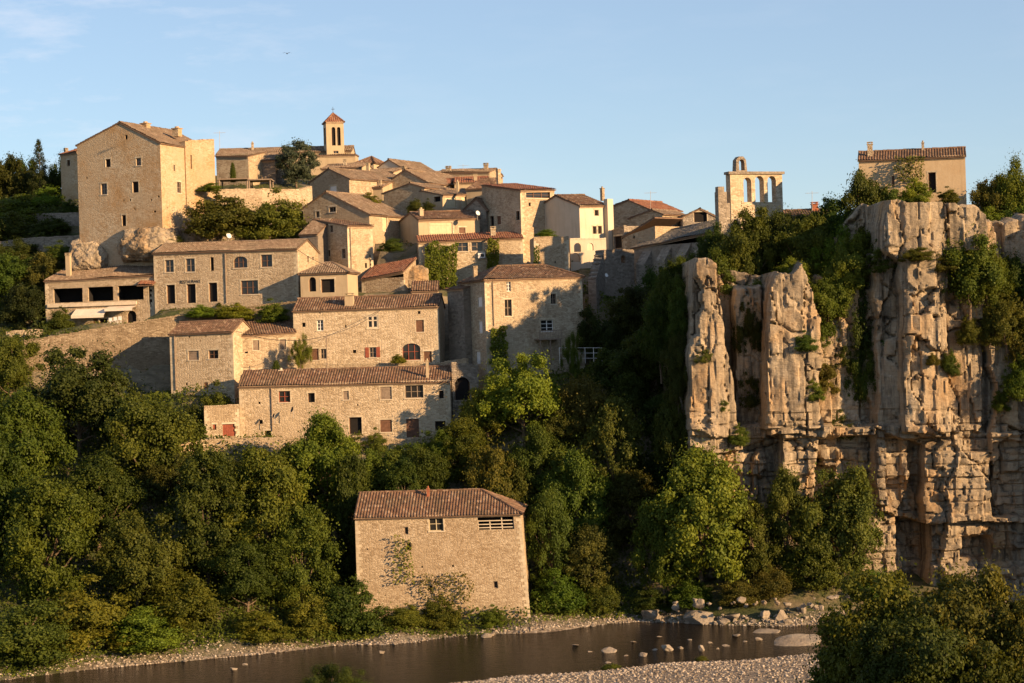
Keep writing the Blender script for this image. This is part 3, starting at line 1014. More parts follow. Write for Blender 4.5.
terr = House('terrace_house', 'restaurant wing with three wide glassless bays above two pale awnings', (46.6, 336, 243), (155, 324, 240.4), 8.5, 280.5, 'mono', 0.26, wall='stone_b', tile='tile_old', group=GH, eaveB=274.5,
    front=[(53.5, 288.3, 82.5, 302.5, 'd'), (88, 286.8, 113.2, 301, 'd'), (118, 285.4, 143.5, 300, 'd'), (149, 286, 155, 304, 'd'),
           (99.6, 318.6, 107.4, 328, 'd'), (93, 318.8, 98.6, 330, 'p'), (127, 310.6, 136.4, 322.5, 'ao')],
    chim=[(68.5, 253, 274, 4.5, 2.2, 'cream', True)])
f = terr.fn('F')
for lab, (x0, y0, x1, y1) in (('plain cream awning shading the brown door under the terrace bays', (76, 308.6, 108.6, 318)), ('narrow pale awning over the arched opening below the terrace', (109.2, 306, 137, 311))):
    qa, zl, qb, zh, _ = terr.place('F', (x0, y0, x1, y1, 'x'))
    org = f(qa, 0, zl)
    ab = MB(); out = 1.6
    n = 10
    zl2 = zl + 0.35
    for i in range(n):
        q0 = qa + (qb - qa) * i / n; q1 = qa + (qb - qa) * (i + 1) / n
        sag = 0.03 * math.sin(i)
        ab.face([f(q0, -out, zl2 + sag), f(q1, -out, zl2), f(q1, -0.02, zh), f(q0, -0.02, zh)])
        ab.face([f(q0, -out, zl2 + sag), f(q1, -out, zl2), f(q1, -out - 0.01, zl), f(q0, -out - 0.01, zl)])
        ab.face([f(q0, -out, zl2 + sag - 0.03), f(q1, -out, zl2 - 0.03), f(q1, -0.02, zh - 0.03), f(q0, -0.02, zh - 0.03)])
    rt = thing('awning', org, lab, 'awning')
    ab.build('canopy', M['canvas'], rt, org)
    pb = MB()
    for q in (qa + 0.1, qb - 0.1):
        pb.tube([f(q, -0.01, zl + 0.3), f(q, -out, zl2 - 0.06)], [0.025, 0.025], 6)
    pb.tube([f(qa, -out + 0.03, zl2 - 0.06), f(qb, -out + 0.03, zl2 - 0.06)], [0.03, 0.03], 6)
    pb.build('frame', M['iron'], rt, org)
# restaurant entrance canopy (tiled) as a part of the wing
qa, zl, qb, zh, _ = terr.place('F', (141, 282.5, 157, 285.5, 'x'))
cb = MB(); tile_sheet(cb, [f(qa, -1.5, zl), f(qb, -1.5, zl), f(qb, 0, zh + 0.15), f(qa, 0, zh + 0.15)], 0)
cb.build('door_canopy', [M['tile_red'], M['eave']], terr.root, terr.org)
# balcony parapet slab
qa, zl, qb, zh, _ = terr.place('F', (48, 303, 137, 306.5, 'x'))
cb = MB(); cb.box(f, qa, qb, -0.25, -0.004, zl + 0.05, zl + 0.5); cb.build('ledge', M['surround'], terr.root, terr.org)
# white chairs below the second awning
for i, (px, py) in enumerate(((113.5, 325), (118.5, 324.2), (123, 323.4))):
    qa, zl, qb, zh, _ = terr.place('F', (px - 2, py - 6, px + 2, py, 'x'))
    q = (qa + qb) / 2; o = f(q, -1.2, zl)
    rt = thing('cafe_chair', o, 'white cafe chair on the ramp outside the arched opening', 'chair', 'white chairs below the awnings')
    fl = lambda a, d, z, q=q, zl=zl: f(q + a, -1.2 + d, zl + z)
    sb = MB(); sb.box(fl, -0.22, 0.22, -0.22, 0.22, 0.42, 0.47); sb.build('seat', M['whitep'], rt, o)
    sb = MB(); sb.box(fl, -0.22, 0.22, 0.18, 0.22, 0.48, 0.9); sb.build('backrest', M['whitep'], rt, o)
    for a_, d_ in ((-.2, -.2), (.2, -.2), (-.2, .2), (.2, .2)):
        sb = MB(); sb.box(fl, a_ - .02, a_ + .02, d_ - .02, d_ + .02, 0, 0.419); sb.build('leg', M['whitep'], rt, o)

castle = House('castle_keep', 'massive ochre gabled keep towering above the restaurant', (80, 246, 250), (163, 240, 245), 12.3, 145, 'perp', k=0.53, rise=2.5, eaveB=142.5, wall='castle', tile='tile_old', cat='castle', group=None,
    front=[(105.5, 159, 110.5, 167, 'd'), (136, 158, 141, 165.5, 'w'), (101, 183.5, 107, 194.5, 'w'), (132.5, 181.5, 138.5, 192.5, 'd'), (122, 215, 126, 226, 'd'), (125, 135, 127.5, 139.5, 'd'),
           (123, 199.5, 124.5, 201.2, 'd'), (134, 208, 135.5, 210, 'd'), (150.5, 199, 152, 201, 'd'), (153.5, 210.5, 156, 212.5, 'd'), (157.5, 195.5, 159.5, 197.5, 'd'), (86, 177, 87.5, 179, 'd'), (129.5, 199, 131, 201, 'd')],
    right=[(177, 182, 181, 193, 'w'), (173.5, 165, 175.2, 171, 'd')], over=0.2,
    chim=[(145.5, 121.5, 128, 7, 5.5, 'castle', False), (177, 126.5, 133, 7, 7.0, 'castle', False)], sink=5)
wing = House('keep_wing', 'pale plain wall tower joined to the right of the keep', (188, 238, 250.1), (217, 234, 255.8), 8, 141.5, 'flat', wall='castle', cat='tower', front=[(190.5, 155, 192, 169, 'd')], eaveB=139.5)

House('ruined_tower', 'small yellowish ruined tower left of the ochre keep', (62, 205, 276), (79, 203, 273), 5, 154, 'par', 0.3, wall='castle', tile='tile_red', cat='tower', front=[(67, 160, 70, 166, 'd')], right=[], chim=[(66, 148, 154, 3, 2.5)])

# --- middle cluster
House('townhouse', 'tall narrow house with rough stone side and pale plaster front above the annex', (349, 286, 242), (374, 284, 244.5), 7.5, 225.3, 'mono', 0.17, wall='stone', tile='tile', group=GH,
    left=[(329.6, 225.3, 333.2, 232.4, 'w'), (327.7, 250, 330.3, 256.5, 'd'), (342, 248.6, 345.7, 258.5, 'w')], front=[(365, 263, 367, 268, 'd'), (369.5, 255, 371, 268, 'd')], pipes=[(350.5, 226, 280)])
House('gabled_house', 'wide gabled house with a broad slanting roof and an ochre shutter behind the townhouse', (304, 240, 252), (370, 240, 247), 9.5, 208, 'perp', k=0.36, eaveB=213.7, rise=1.9, wall='stone', tile='tile_old', group=GH,
    front=[(329.2, 206.9, 335.8, 212, 'w'), (316, 211.3, 319.5, 217.4, 'w')], right=[(382.7, 216.3, 387, 231, 'sc')])
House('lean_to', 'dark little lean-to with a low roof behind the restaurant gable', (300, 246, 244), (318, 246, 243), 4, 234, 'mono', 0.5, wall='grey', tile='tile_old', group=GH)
House('shed', 'low shed with a sunlit tiled roof right of the annex', (362, 292, 240), (404, 290, 238), 4, 279, 'mono', 0.42, wall='stone', tile='tile_red', eaveB=271, group=GH)
whl = House('white_shuttered_house', 'house with a wide cream panelled window and shaded left gable', (419, 242, 247), (480, 238, 250.5), 8, 219.5, 'par', 0.34, k=0.35, wall='cream', tile='tile', eaveB=217.5, group=GH,
    front=[(430.3, 222.2, 452.5, 235.4, 'sc'), (459, 227.4, 465.4, 233.2, 's')], chim=[(421, 207.5, 217, 4, 1.2, 'cream', False), (471, 207, 217, 2.2, 3, 'grey', False)], rise=1.1)
lowh = House('ivy_house', 'house with a long red lean-to roof over ivy covered walls', (420, 292, 243), (524, 286, 244.5), 3, 241.5, 'mono', 0.3, wall='stone', tile='tile_red', eaveB=237.5, group=GH,
    front=[(456.4, 241.7, 468, 251.4, 'w'), (471.4, 241.2, 482.6, 251, 'w')], chim=[(493, 226.5, 237, 5, 1.5, 'stone', True)])
# air conditioner on the ivy house
f = lowh.fn('F'); qa, zl, qb, zh, _ = lowh.place('F', (477.8, 252.8, 485, 258.2, 'x'))
o = f(qa, 0, zl); rt = thing('air_conditioner', o, 'white air conditioner unit fixed below the ivy house windows', 'air conditioner')
b_ = MB(); b_.box(f, qa, qb, -0.36, -0.03, zl, zh); b_.build('casing', M['whitep'], rt, o)
b_ = MB(); qc = qa + (qb - qa) * 0.6; zc = (zl + zh) / 2
b_.tube([f(qc, -0.36, zc), f(qc, -0.375, zc)], [0.24, 0.24], 16); b_.build('fan_grille', M['iron'], rt, o)
b_ = MB(); b_.box(f, qa + .1, qa + .16, -0.34, 0, zl - 0.06, zl - 0.003); b_.box(f, qb - .16, qb - .1, -0.34, 0, zl - 0.06, zl - 0.003); b_.build('bracket', M['zinc'], rt, o)

tall = House('tower_house', 'tall house with a roofed timber gallery under its red tile eaves', (522, 250, 246), (556, 246, 249), 9, 190, 'mono', 0.16, wall='stone', tile='tile_red', eaveB=189.4, group=GH,
    front=[(526, 191.6, 550, 198, 'wb'), (528.7, 202.5, 530.7, 206.2, 'd')], left=[(490, 216, 494, 226, 'd'), (497, 216, 501, 224.5, 's'), (516, 211, 519.5, 220, 'd')],
    chim=[(498.5, 169, 180, 3.4, 7.5, 'stone', True)])
whh = House('cream_house', 'slim cream plastered house with three small windows and a chimney', (581, 262, 243), (609.5, 262, 246.2), 9, 205.4, 'par', 0.36, wall='white', tile='tile', eaveB=204.8, group=GH,
    front=[(594.6, 210, 598.6, 215.7, 'd'), (592.8, 226.2, 596.5, 233.8, 'd'), (598, 226, 601.8, 233.8, 'd')], extras=[(603.6, 609.3, 199.3, -0.7, -0.005)],
    chim=[(602.3, 186.5, 197, 3.2, 4.0, 'stone', False)])
wall_run('garden_wall', 'white arched garden wall below the cream house', [(570, 239, 284, 240), (606, 238.5, 272, 241)], 0.5, 'white', holes=[(574, 243, 581, 252), (587, 243, 593.5, 250.5), (571, 253, 580, 262)])
House('stone_block', 'bare square stone tower block with flat top and one tiny hole', (535, 277, 236), (570, 274, 236.4), 5, 237.5, 'flat', wall='stone_m', eaveB=236.5, cat='tower', front=[(554.5, 261, 556, 263, 'd')])

midh = House('balcony_house', 'hipped roof house with a wooden balcony and white shutters on its shaded side', (487.5, 378, 222), (585, 374, 226.5), 8, 279.3, 'hip', 0.40, wall='stone', tile='tile', eaveB=276, group=GH, hipw=3.2,
    left=[(477.8, 297, 482.2, 306.6, 'sw'), (478.7, 321.2, 482.5, 333, 'sw'), (476.4, 351.4, 480.4, 363.7, 'sw')],
    front=[(506.5, 280.9, 510.8, 291.3, 'ww'), (504.7, 299.5, 511.7, 316.2, 'w'), (550.8, 293.7, 556, 304, 'w'), (541, 319.8, 553.4, 331.6, 'ww')],
    chim=[(475, 266, 279, 4, 5, 'stone', True)], pipes=[(493, 281, 326)])
f = midh.fn('F'); qa, zl, qb, zh, _ = midh.place('F', (534.5, 333.5, 557, 339, 'x'))
b_ = MB(); b_.box(f, qa, qb, -1.5, -0.004, zl - 0.1, zl + 0.06)
for q in (qa + 0.15, (qa + qb) / 2, qb - 0.15):
    b_.box(f, q - 0.06, q + 0.06, -1.4, -1.28, zl - 3.0, zl - 0.105)
bal = b_.build('balcony', M['oldwood'], midh.root, midh.org)
b_ = MB()
b_.box(f, qa, qb, -1.5, -1.44, zl + 0.95, zl + 1.03)
n = 14
for i in range(n + 1):
    q = qa + (qb - qa - 0.05) * i / n
    b_.box(f, q, q + 0.05, -1.49, -1.45, zl + 0.065, zl + 0.945)
b_.build('railing', M['oldwood'], bal, midh.org)
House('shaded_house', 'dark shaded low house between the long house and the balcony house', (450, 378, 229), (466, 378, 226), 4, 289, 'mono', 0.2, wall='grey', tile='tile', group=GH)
House('vault', 'low vaulted stone annex at the right end of the long house', (453.5, 425, 217), (480, 428, 217.5), 4, 363, 'flat', wall='grey', cat='annex', group=GH, eaveB=366, front=[(455, 377, 470, 400, 'ao'), (471.5, 419, 480, 426, 'd')])

# white terrace railing
b_ = MB()
pA, pB = P(559.5, 353, 220), P(602, 353, 221)
for i in range(6):
    p = pA.lerp(pB, i / 5)
    b_.tube([p - Vector((0, 0, 1.2)), p + Vector((0, 0, 0.65))], [0.04, 0.04], 6)
for dz in (0.6, 0.0, -0.6):
    b_.tube([pA + Vector((0, 0, dz)), pB + Vector((0, 0, dz))], [0.028, 0.028], 6)
tag(b_.build('terrace_railing', M['whitep'], None, pA), 'thin white metal railing of the shaded terrace under the balcony house', 'railing')

# --- upper village
House('gable_house', 'large gabled house with a pale shutter beside the grey conifer', (310.5, 208, 268), (350, 208, 263.5), 13, 182, 'perp', k=0.5, eaveB=178, rise=1.6, wall='stone', tile='tile_old', group=GH, front=[(330, 186, 336.6, 197.7, 'sw')])
House('barn', 'blind gabled barn wall with a low pitched roof behind the round green shrubs', (384, 216, 262), (425, 214, 258.5), 7, 193, 'perp', k=0.66, eaveB=187, rise=0.7, wall='stone', tile='tile_old', cat='barn', group=GH)
House('side_house', 'small house with two wide pale shutters and a shaded left wall', (443, 214, 256), (486, 212, 262), 8, 194.6, 'par', 0.22, wall='cream', tile='tile_old', eaveB=193.5, group=GH, front=[(446, 197.5, 456, 207, 'sc'), (462, 197, 470, 207, 'sc')], left=[(434, 196.5, 440.6, 201.7, 'd')])
House('church_nave', 'long church nave with a tiled roof beside the square bell tower', (217, 172, 304), (352, 172, 304), 8, 154, 'par', 0.28, wall='cream', tile='tile_old', cat='church', eaveB=150.5, front=[(264, 155, 267, 161, 'd'), (300, 156, 303, 162, 'd')], chim=[(252.5, 141.5, 149, 2.2, 3, 'stone', False)])
bt = House('bell_tower', 'square bell tower with twin lancet openings and a red pyramid roof', (327, 158, 303), (344.6, 158, 303.7), 2.8, 121.4, 'pyr', rise=1.45, wall='cream', tile='tile_red', cat='bell tower', over=0.15,
    front=[(331.7, 127, 335.5, 145.5, 'ao'), (337.2, 127, 340.6, 145.5, 'ao'), (333.5, 150.8, 338.5, 153.5, 'w')], left=[(323.8, 128, 325.6, 145, 'd')])
b_ = MB(); p = P(333, 112.5, 304.6); b_.tube([p - Vector((0, 0, .3)), p + Vector((0, 0, 0.9))], [0.04, 0.03], 6); b_.box(lambda q, d, z: p + Vector((q, d, z)), -0.25, 0.25, -0.03, 0.03, 0.5, 0.57)
b_.build('cross', M['iron'], bt.root, bt.org)
House('low_house', 'low house with sunlit wall right below the bell tower', (311, 176, 296), (356, 174, 296), 6, 155.5, 'mono', 0.05, wall='cream', tile='tile_old', eaveB=154.5, group=GH)
House('dark_roofed_house', 'house with a dark hipped roof just right of the bell tower', (355, 172, 295), (374, 172, 294), 6, 163.5, 'hip', 0.4, wall='cream', tile='tile', group=GH)
House('pale_gable_house', 'little house with a bright pale gable on the village ridge', (379, 182, 288), (402, 182, 286), 9, 166.5, 'perp', k=0.45, eaveB=167, rise=0.95, wall='white', tile='tile_old', group=GH)
House('roof_row_house', 'low house with a long sunlit wall behind the gabled house by the conifer', (322, 186, 283), (362, 184, 282), 8, 168.5, 'par', 0.22, wall='cream', tile='tile_old', group=GH, chim=[(345, 159, 167, 3, 2.5)])
House('terrace_row_house', 'low house with a mottled old roof below the pale ridge gable', (358, 188, 279), (394, 188, 277), 7, 174, 'par', 0.22, wall='cream', tile='tile_old', group=GH, chim=[(368, 163, 171, 3, 2.5, 'cream')])
House('ridge_house', 'long roofed house descending the ridge with an offset gable', (390, 198, 271), (428, 196, 268), 12, 181, 'perp', k=0.42, eaveB=182, rise=1.4, wall='stone', tile='tile_old', group=GH, chim=[(404, 166, 176, 3, 4)])
House('back_house', 'house with a pale slanting roof edge behind the ridge gable', (405, 186, 280), (444, 188, 276), 9, 172, 'perp', k=0.12, eaveB=179, rise=0.3, wall='cream', tile='tile_old', group=GH)
House('grey_roofed_house', 'wide house with a greyish roof on the skyline left of the tower house', (436, 186, 286), (490, 186, 284), 8, 173, 'par', 0.18, wall='stone', tile='tile_old', eaveB=171.5, group=GH, chim=[(448.5, 166, 176, 4.5, 1.0, 'stone', True), (486, 163, 172, 4, 3, 'stone', True)])
House('red_roofed_house', 'low house with a bright orange roof below the greyish skyline roof', (455, 200, 272), (488, 200, 272), 6, 182.5, 'par', 0.3, wall='cream', tile='tile_red', group=GH, chim=[(475.5, 174, 186, 3.4, 1.0, 'cream', True)])
House('corner_house', 'narrow house with a sunlit shed roof squeezed left of the tower house', (467, 214, 259), (488, 214, 258), 6, 189, 'mono', 0.3, wall='cream', tile='tile', group=GH, chim=[(457.5, 180, 190, 2.4, 1.0, 'cream', False)])
House('outer_wall_house', 'low rubble walled house directly right of the keep wing', (217, 184, 272), (249, 184, 270), 5, 155.5, 'mono', 0.2, wall='stone', tile='tile_old', group=GH, eaveB=156)
House('covered_porch', 'low shady porch house with a tiled lean-to beside the grey conifer', (252, 184, 274), (276, 184, 273), 4, 161, 'mono', 0.35, wall='grey', tile='tile_old', group=GH)
b_ = MB()
p0 = P(219, 181, 262)
for (xa, xb, y) in ((219, 247, 180), (249, 270, 180.5)):
    a_, b2 = P(xa, y, 262), P(xb, y, 262)
    for p in (a_, b2):
        b_.tube([p - Vector((0, 0, 2.6)), p], [0.12, 0.12], 6)
        b_.tube([p + Vector((0, 3, -2.6)), p + Vector((0, 3, 0))], [0.12, 0.12], 6)
    b_.box(lambda q, d, z: a_ + Vector((q, d, z)), -0.2, (b2 - a_).x + 0.2, -0.2, 3.2, 0.0, 0.16)
tag(b_.build('pergola', M['oldwood'], None, p0), 'flat wooden pergola on posts between the keep and the conifer', 'pergola')
wall_run('terrace_wall', 'sunlit terrace wall under the pergola and the conifer', [(217, 190, 240, 252), (262, 189, 236, 254), (300, 190, 214, 258), (312, 186, 208, 262)], 0.6, 'stone', ctrl=True)

House('tiny_house', 'tiny cream house wedged between the large gabled house and the blind barn', (360, 200, 268), (383, 200, 267), 5, 188, 'mono', 0.25, wall='cream', tile='tile_old', group=GH, front=[(368, 191, 371, 196, 'd')], chim=[(380, 180, 188, 2.6, 1.0)])
House('pale_house', 'small pale house with a red roof between the barn and the orange roofed house', (427, 196, 274), (450, 196, 273), 5, 184.5, 'par', 0.32, wall='white', tile='tile_red', group=GH, front=[(434, 187.5, 437, 192, 'd'), (442, 187.5, 445, 192, 's')], chim=[(430, 175, 183, 2.6, 2.0)])
House('dark_gable_house', 'dark narrow gabled house tucked between the cream panelled house and the tower house', (466, 238, 253.5), (487, 238, 252), 6, 209, 'perp', k=0.55, rise=1.3, eaveB=209, wall='grey', tile='tile', group=GH, front=[(474, 222, 479, 233, 's')])
House('yard_shed', 'low tiled shed in the yard behind the broad house ridge', (412, 300, 234), (438, 300, 234), 3.5, 291, 'mono', 0.35, wall='stone', tile='tile', group=GH)
# right of the cream house
House('skyline_house', 'plain gabled house on the skyline right of the cream house', (609, 244, 258), (650, 238, 254), 8, 208, 'perp', k=0.52, eaveB=208.5, rise=0.85, wall='stone', tile='tile_red', group=GH, chim=[(610, 200, 207, 3, 2)])
House('stone_hut', 'stone hut with a lopsided gable in front of the skyline house', (630, 238, 250), (663, 236, 247), 6, 218, 'perp', k=0.7, eaveB=213.5, rise=0.6, wall='stone', tile='tile_old', group=GH)
House('slope_house', 'small house with a rising shed roof and one tiny hole left of the old church', (624, 262, 243), (656, 258, 239), 5, 237, 'monoR', eaveB=226, wall='stone', tile='tile_old', group=GH, front=[(633, 236, 635, 238.5, 'd')])
House('ruin_shed', 'shadowy roofless shed right beside the cream house', (611.5, 262, 246), (625, 260, 243), 4, 231, 'flat', wall='grey', eaveB=226, cat='ruin', front=[(614, 236, 622, 248, 'd')])
House('chapel_house', 'little gabled house peeking over the old church roof', (683, 226, 246), (718, 224, 246), 5, 217, 'perp', k=0.5, eaveB=217, rise=1.0, wall='grey', tile='lauze', group=GH, front=[(694, 212, 707, 222, 'd')])

och = House('old_church', 'old church with long stone slab roof and buttressed shaded wall', (634, 300, 240), (722, 292, 229), 9, 247.5, 'par', 0.42, wall='grey', tile='lauze', eaveB=230, cat='church', sink=4,
    front=[(621, 254, 625, 262, 'd')])
f = och.fn('F')
for px in (648, 668, 688, 706):
    qa, zl, qb, zh, _ = och.place('F', (px - 4.5, 252, px + 4.5, 300, 'x'))
    zt = och.ze + och.tilt * (qa + qb) / 2 - 0.8
    b_ = MB()
    dd = 1.3
    A_ = [f(qa, -0.003, zt), f(qb, -0.003, zt), f(qb, -dd, zt - 1.6), f(qa, -dd, zt - 1.6)]
    B_ = [f(qa, -0.003, zl - 3), f(qb, -0.003, zl - 3), f(qb, -dd, zl - 3), f(qa, -dd, zl - 3)]
    b_.face(A_); b_.face([A_[3], A_[2], B_[2], B_[3]]); b_.face([A_[0], A_[3], B_[3], B_[0]]); b_.face([A_[1], A_[2], B_[2], B_[1]])
    b_.build('buttress', M['grey'], och.root, och.org)
wall_run('rampart', 'weathered rampart wall below the small houses and the old church', [(596, 280, 345, 231), (604, 250, 340, 235), (634, 250, 320, 238)], 1.0, 'grey', holes=[(621, 255, 625.5, 263)])

# bell gable
A_, B_ = P(731.5, 222, 221), P(783.5, 222, 223.4)
u = Vector((B_.x - A_.x, B_.y - A_.y, 0)); W_ = u.length; u /= W_; n = Vector((-u.y, u.x, 0))
bf = lambda q, d, z: Vector((A_.x, A_.y, 0)) + u * q + n * d + Vector((0, 0, z))
def bq(px, py):
    r = ray(px, py); Y = (A_.x * n.x + A_.y * n.y) / (r.x * n.x + r.y * n.y)
    return (r.x * Y - A_.x) * u.x + (r.y * Y - A_.y) * u.y, HC + r.z * Y
root = thing('bell_gable', (A_.x, A_.y, A_.z), 'ruined bell gable wall with three arched openings and a small arch on top', 'bell gable')
hs = []
for (x0, y0, x1, y1) in ((743.6, 177.5, 751.4, 202), (755.2, 176, 764, 202), (767.8, 176, 776.2, 202)):
    q0, _ = bq(x0, (y0 + y1) / 2); q1, _ = bq(x1, (y0 + y1) / 2); zt = bq((x0 + x1) / 2, y0)[1]; zb = bq((x0 + x1) / 2, y1)[1]
    hs.append(arch_poly(q0, zb, q1, zt, (q1 - q0) / 2, 12))
zt = bq(757, 171.6)[1]; zlo = A_.z - 3
b_ = MB()
cdt_wall(b_, bf, [(0, zlo), (W_, zlo), (W_, zt - 0.3), (0, zt - 0.3)], hs, 1.1, 0, 0, back=1.1)
b_.face([bf(0, 0, zlo), bf(0, 1.1, zlo), bf(0, 1.1, zt - .3), bf(0, 0, zt - .3)]); b_.face([bf(W_, 0, zlo), bf(W_, 1.1, zlo), bf(W_, 1.1, zt - .3), bf(W_, 0, zt - .3)])
b_.build('wall', M['stone_b'], root, A_)
b_ = MB(); b_.box(bf, -0.25, W_ + 0.25, -0.2, 1.05, zt - 0.298, zt); b_.build('cornice', M['grey'], root, A_)
q0 = bq(735.7, 163)[0]; q1 = bq(747, 163)[0]; z1 = bq(741, 156.4)[1]
h0 = bq(739.0, 163)[0]; h1 = bq(744.5, 163)[0]; hz = bq(741, 159.3)[1]
b_ = MB()
outer = [(q0, zt + 0.003), (q1, zt + 0.003), (q1 - 0.12, z1 - 0.4), (q1 - 0.45, z1), (q0 + 0.45, z1), (q0 + 0.1, z1 - 0.4)]
cdt_wall(b_, bf, outer, [arch_poly(h0, zt + 0.15, h1, hz, (h1 - h0) / 2, 8)], 0.9, 0, 0, back=0.9)
for i in range(len(outer)):
    a, c = outer[i], outer[(i + 1) % len(outer)]
    b_.face([bf(a[0], 0, a[1]), bf(c[0], 0, c[1]), bf(c[0], 0.9, c[1]), bf(a[0], 0.9, a[1])])
b_.build('top_arch', M['grey'], root, A_)
b_ = MB(); q0 = bq(718.5, 205)[0]; q1 = bq(727, 205)[0]; zp = bq(722, 186.5)[1]
b_.box(bf, q0, q1, 0.0, 0.9, zlo - 2, zp - 0.6); b_.box(bf, q0 + .05, q1 - 0.25, 0.1, 0.8, zp - 0.598, zp)
b_.box(bf, q1 + 0.003, -0.003, 0.1, 0.7, zlo - 2, bq(730, 203)[1])
b_.build('pillar', M['grey'], root, A_)
for p in (bf(0, -1, 0), bf(W_, -1, 0), bf(W_ / 2, 2, 0)):
    CTRL.append((p.x, p.y, A_.z))

House('hidden_house', 'low tiled house glimpsed behind the trees right of the bell gable', (786, 228, 229), (836, 228, 229), 5, 216, 'par', 0.32, wall='stone', tile='tile', group=GH, chim=[(814.5, 202, 209, 6, 2, 'terra', True)], ctrl=False)
clif = House('cliff_house', 'lone house with a dark doorway and tiled roof on top of the cliff', (860, 204, 214.5), (966.5, 199, 212), 6.5, 160, 'par', 0.36, wall='ochre', tile='tile', eaveB=155.5, group=GH,
    front=[(928.5, 172.3, 936, 192.8, 'd'), (892, 176, 894.5, 187, 's')], chim=[(870, 142, 156, 5, 1.4, 'stone', True), (922.8, 140.5, 148, 2.6, 2.6, 'stone', False)], ctrl=False, sink=3)

# --- retaining walls
wall_run('ramp_wall', 'long sloping stone ramp wall rising to the restaurant terrace', [(22, 341, 388, 229), (60, 335.5, 392, 229.5), (105, 327.5, 395, 230), (172, 316.5, 392, 231), (235, 308, 345, 233), (300, 301, 330, 232.5)], 0.7, 'stone_w', ctrl=True)
wall_run('niche_wall', 'short wall with a small arched niche at the foot of the terrace corner', [(6, 332, 350, 236), (42, 329.5, 346, 236)], 0.5, 'stone', holes=[(13.5, 334.5, 19.5, 345)])
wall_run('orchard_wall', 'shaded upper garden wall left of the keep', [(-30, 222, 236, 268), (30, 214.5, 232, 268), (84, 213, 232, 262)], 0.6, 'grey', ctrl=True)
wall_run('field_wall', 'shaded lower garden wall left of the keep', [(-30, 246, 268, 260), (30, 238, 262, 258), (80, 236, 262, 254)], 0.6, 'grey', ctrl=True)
wall_run('yard_wall', 'ochre retaining wall below the garage and long house', [(168, 447, 464, 209), (205, 440, 462, 211.5), (262, 438, 460, 212), (330, 438.5, 462, 212)], 0.6, 'stone_m', ctrl=True)
wall_run('path_wall', 'low retaining wall along the foot of the long house', [(352, 436, 452, 212), (400, 440, 456, 212), (440, 436, 452, 212)], 0.5, 'stone_m', ctrl=True)
wall_run('court_wall', 'low wall behind the long house roof beside the balcony house', [(300, 364, 378, 224.5), (440, 363, 376, 224), (466, 358.5, 380, 222)], 0.5, 'stone')

# overhead cables from the pole
for lab, a_, b2, sag in (('thin overhead cable from the pole to the broad house eave', P(326.4, 335.5, 218), P(384, 307.5, 226.5), 0.5),
                         ('thin overhead cable from the pole to the square cottage', P(326.4, 336, 218), P(236, 331, 222), 0.8),
                         ('thin overhead cable from the restaurant corner to the annex', P(298, 250, 235.4), P(348, 272, 232), 0.4)):
    cb = MB(); pts = []
    for i in range(11):
        t = i / 10; p = a_.lerp(b2, t); p.z -= sag * 4 * t * (1 - t); pts.append(p)
    cb.tube(pts, [0.028] * 11, 5)
    tag(cb.build('cable', M['iron'], None, a_), lab, 'cable')
# --- dishes and antennas
def dish(px, py, Y, w, label, mat='whitep', az=0.5):
    p = P(px, py, Y); r = w * Y / F / 2
    rt = thing('satellite_dish', p - Vector((0, 0, 0.5)), label, 'satellite dish')
    O = p - Vector((0, 0, 0.5))
    dr = Vector((math.sin(az), -math.cos(az), 0.35)).normalized()
    a = dr.cross(Vector((0, 0, 1))).normalized(); b = dr.cross(a)
    mb = MB(); rings = []
    for i in range(5):
        rr = r * i / 4; dp = -0.25 * r * (1 - (i / 4) ** 2)
        rings.append([p + dr * dp + (a * math.cos(t) + b * math.sin(t)) * rr for t in [2 * math.pi * k / 18 for k in range(18)]])
    for i in range(4):
        for k in range(18):
            mb.face([rings[i][k], rings[i][(k + 1) % 18], rings[i + 1][(k + 1) % 18], rings[i + 1][k]] if i else [rings[0][0], rings[1][k], rings[1][(k + 1) % 18]])
    mb.build('reflector', M[mat], rt, O)
    mb = MB(); mb.tube([p - dr * 0.25 * r, p - dr * 0.5 * r, p - dr * 0.5 * r - Vector((0, 0, 0.9))], [0.03, 0.03, 0.03], 6); mb.build('mast', M['zinc'], rt, O)
    mb = MB(); mb.tube([p + b * r * 0.95, p + dr * r * 0.9], [0.015, 0.015], 5); mb.build('feed_arm', M['zinc'], rt, O)
dish(229, 235.5, 242, 6, 'pale satellite dish behind the restaurant roof ridge', 'whitep', 0.8)
dish(478, 213, 247, 5, 'pale satellite dish at the right end of the cream panelled house', 'whitep', 0.7)
dish(292, 409.5, 214.5, 6, 'dark tilted satellite dish on the long house below the red window', 'iron', -1.1)
dish(273.5, 415.5, 214.5, 5, 'small dark satellite dish on a mast near the long house garage end', 'iron', -1.1)
dish(606.5, 275, 233, 4, 'small white satellite dish on the rampart below the cream house', 'whitep', 0.6)
def antenna(px, py0, py1, Y, label):
    p0, p1 = P(px, py1, Y), P(px, py0, Y)
    rt = thing('antenna', p0, label, 'antenna')
    mb = MB(); mb.tube([p0 - Vector((0, 0, 0.8)), p1], [0.03, 0.025], 6); mb.build('mast', M['zinc'], rt, p0)
    mb = MB(); c = p1 - Vector((0, 0, 0.25))
    mb.tube([c - Vector((0.8, 0, 0)), c + Vector((0.8, 0, 0))], [0.02, 0.02], 5)
    for i in range(7):
        x = -0.75 + i * 0.25
        mb.tube([c + Vector((x, -0.3, 0)), c + Vector((x, 0.3, 0))], [0.012, 0.012], 4)
    mb.build('aerial', M['zinc'], rt, p0)
antenna(650.5, 191, 208, 252, 'television aerial on the skyline house right of the cream house')
antenna(812, 191, 208, 229, 'television aerial over the hidden house by the bell gable')
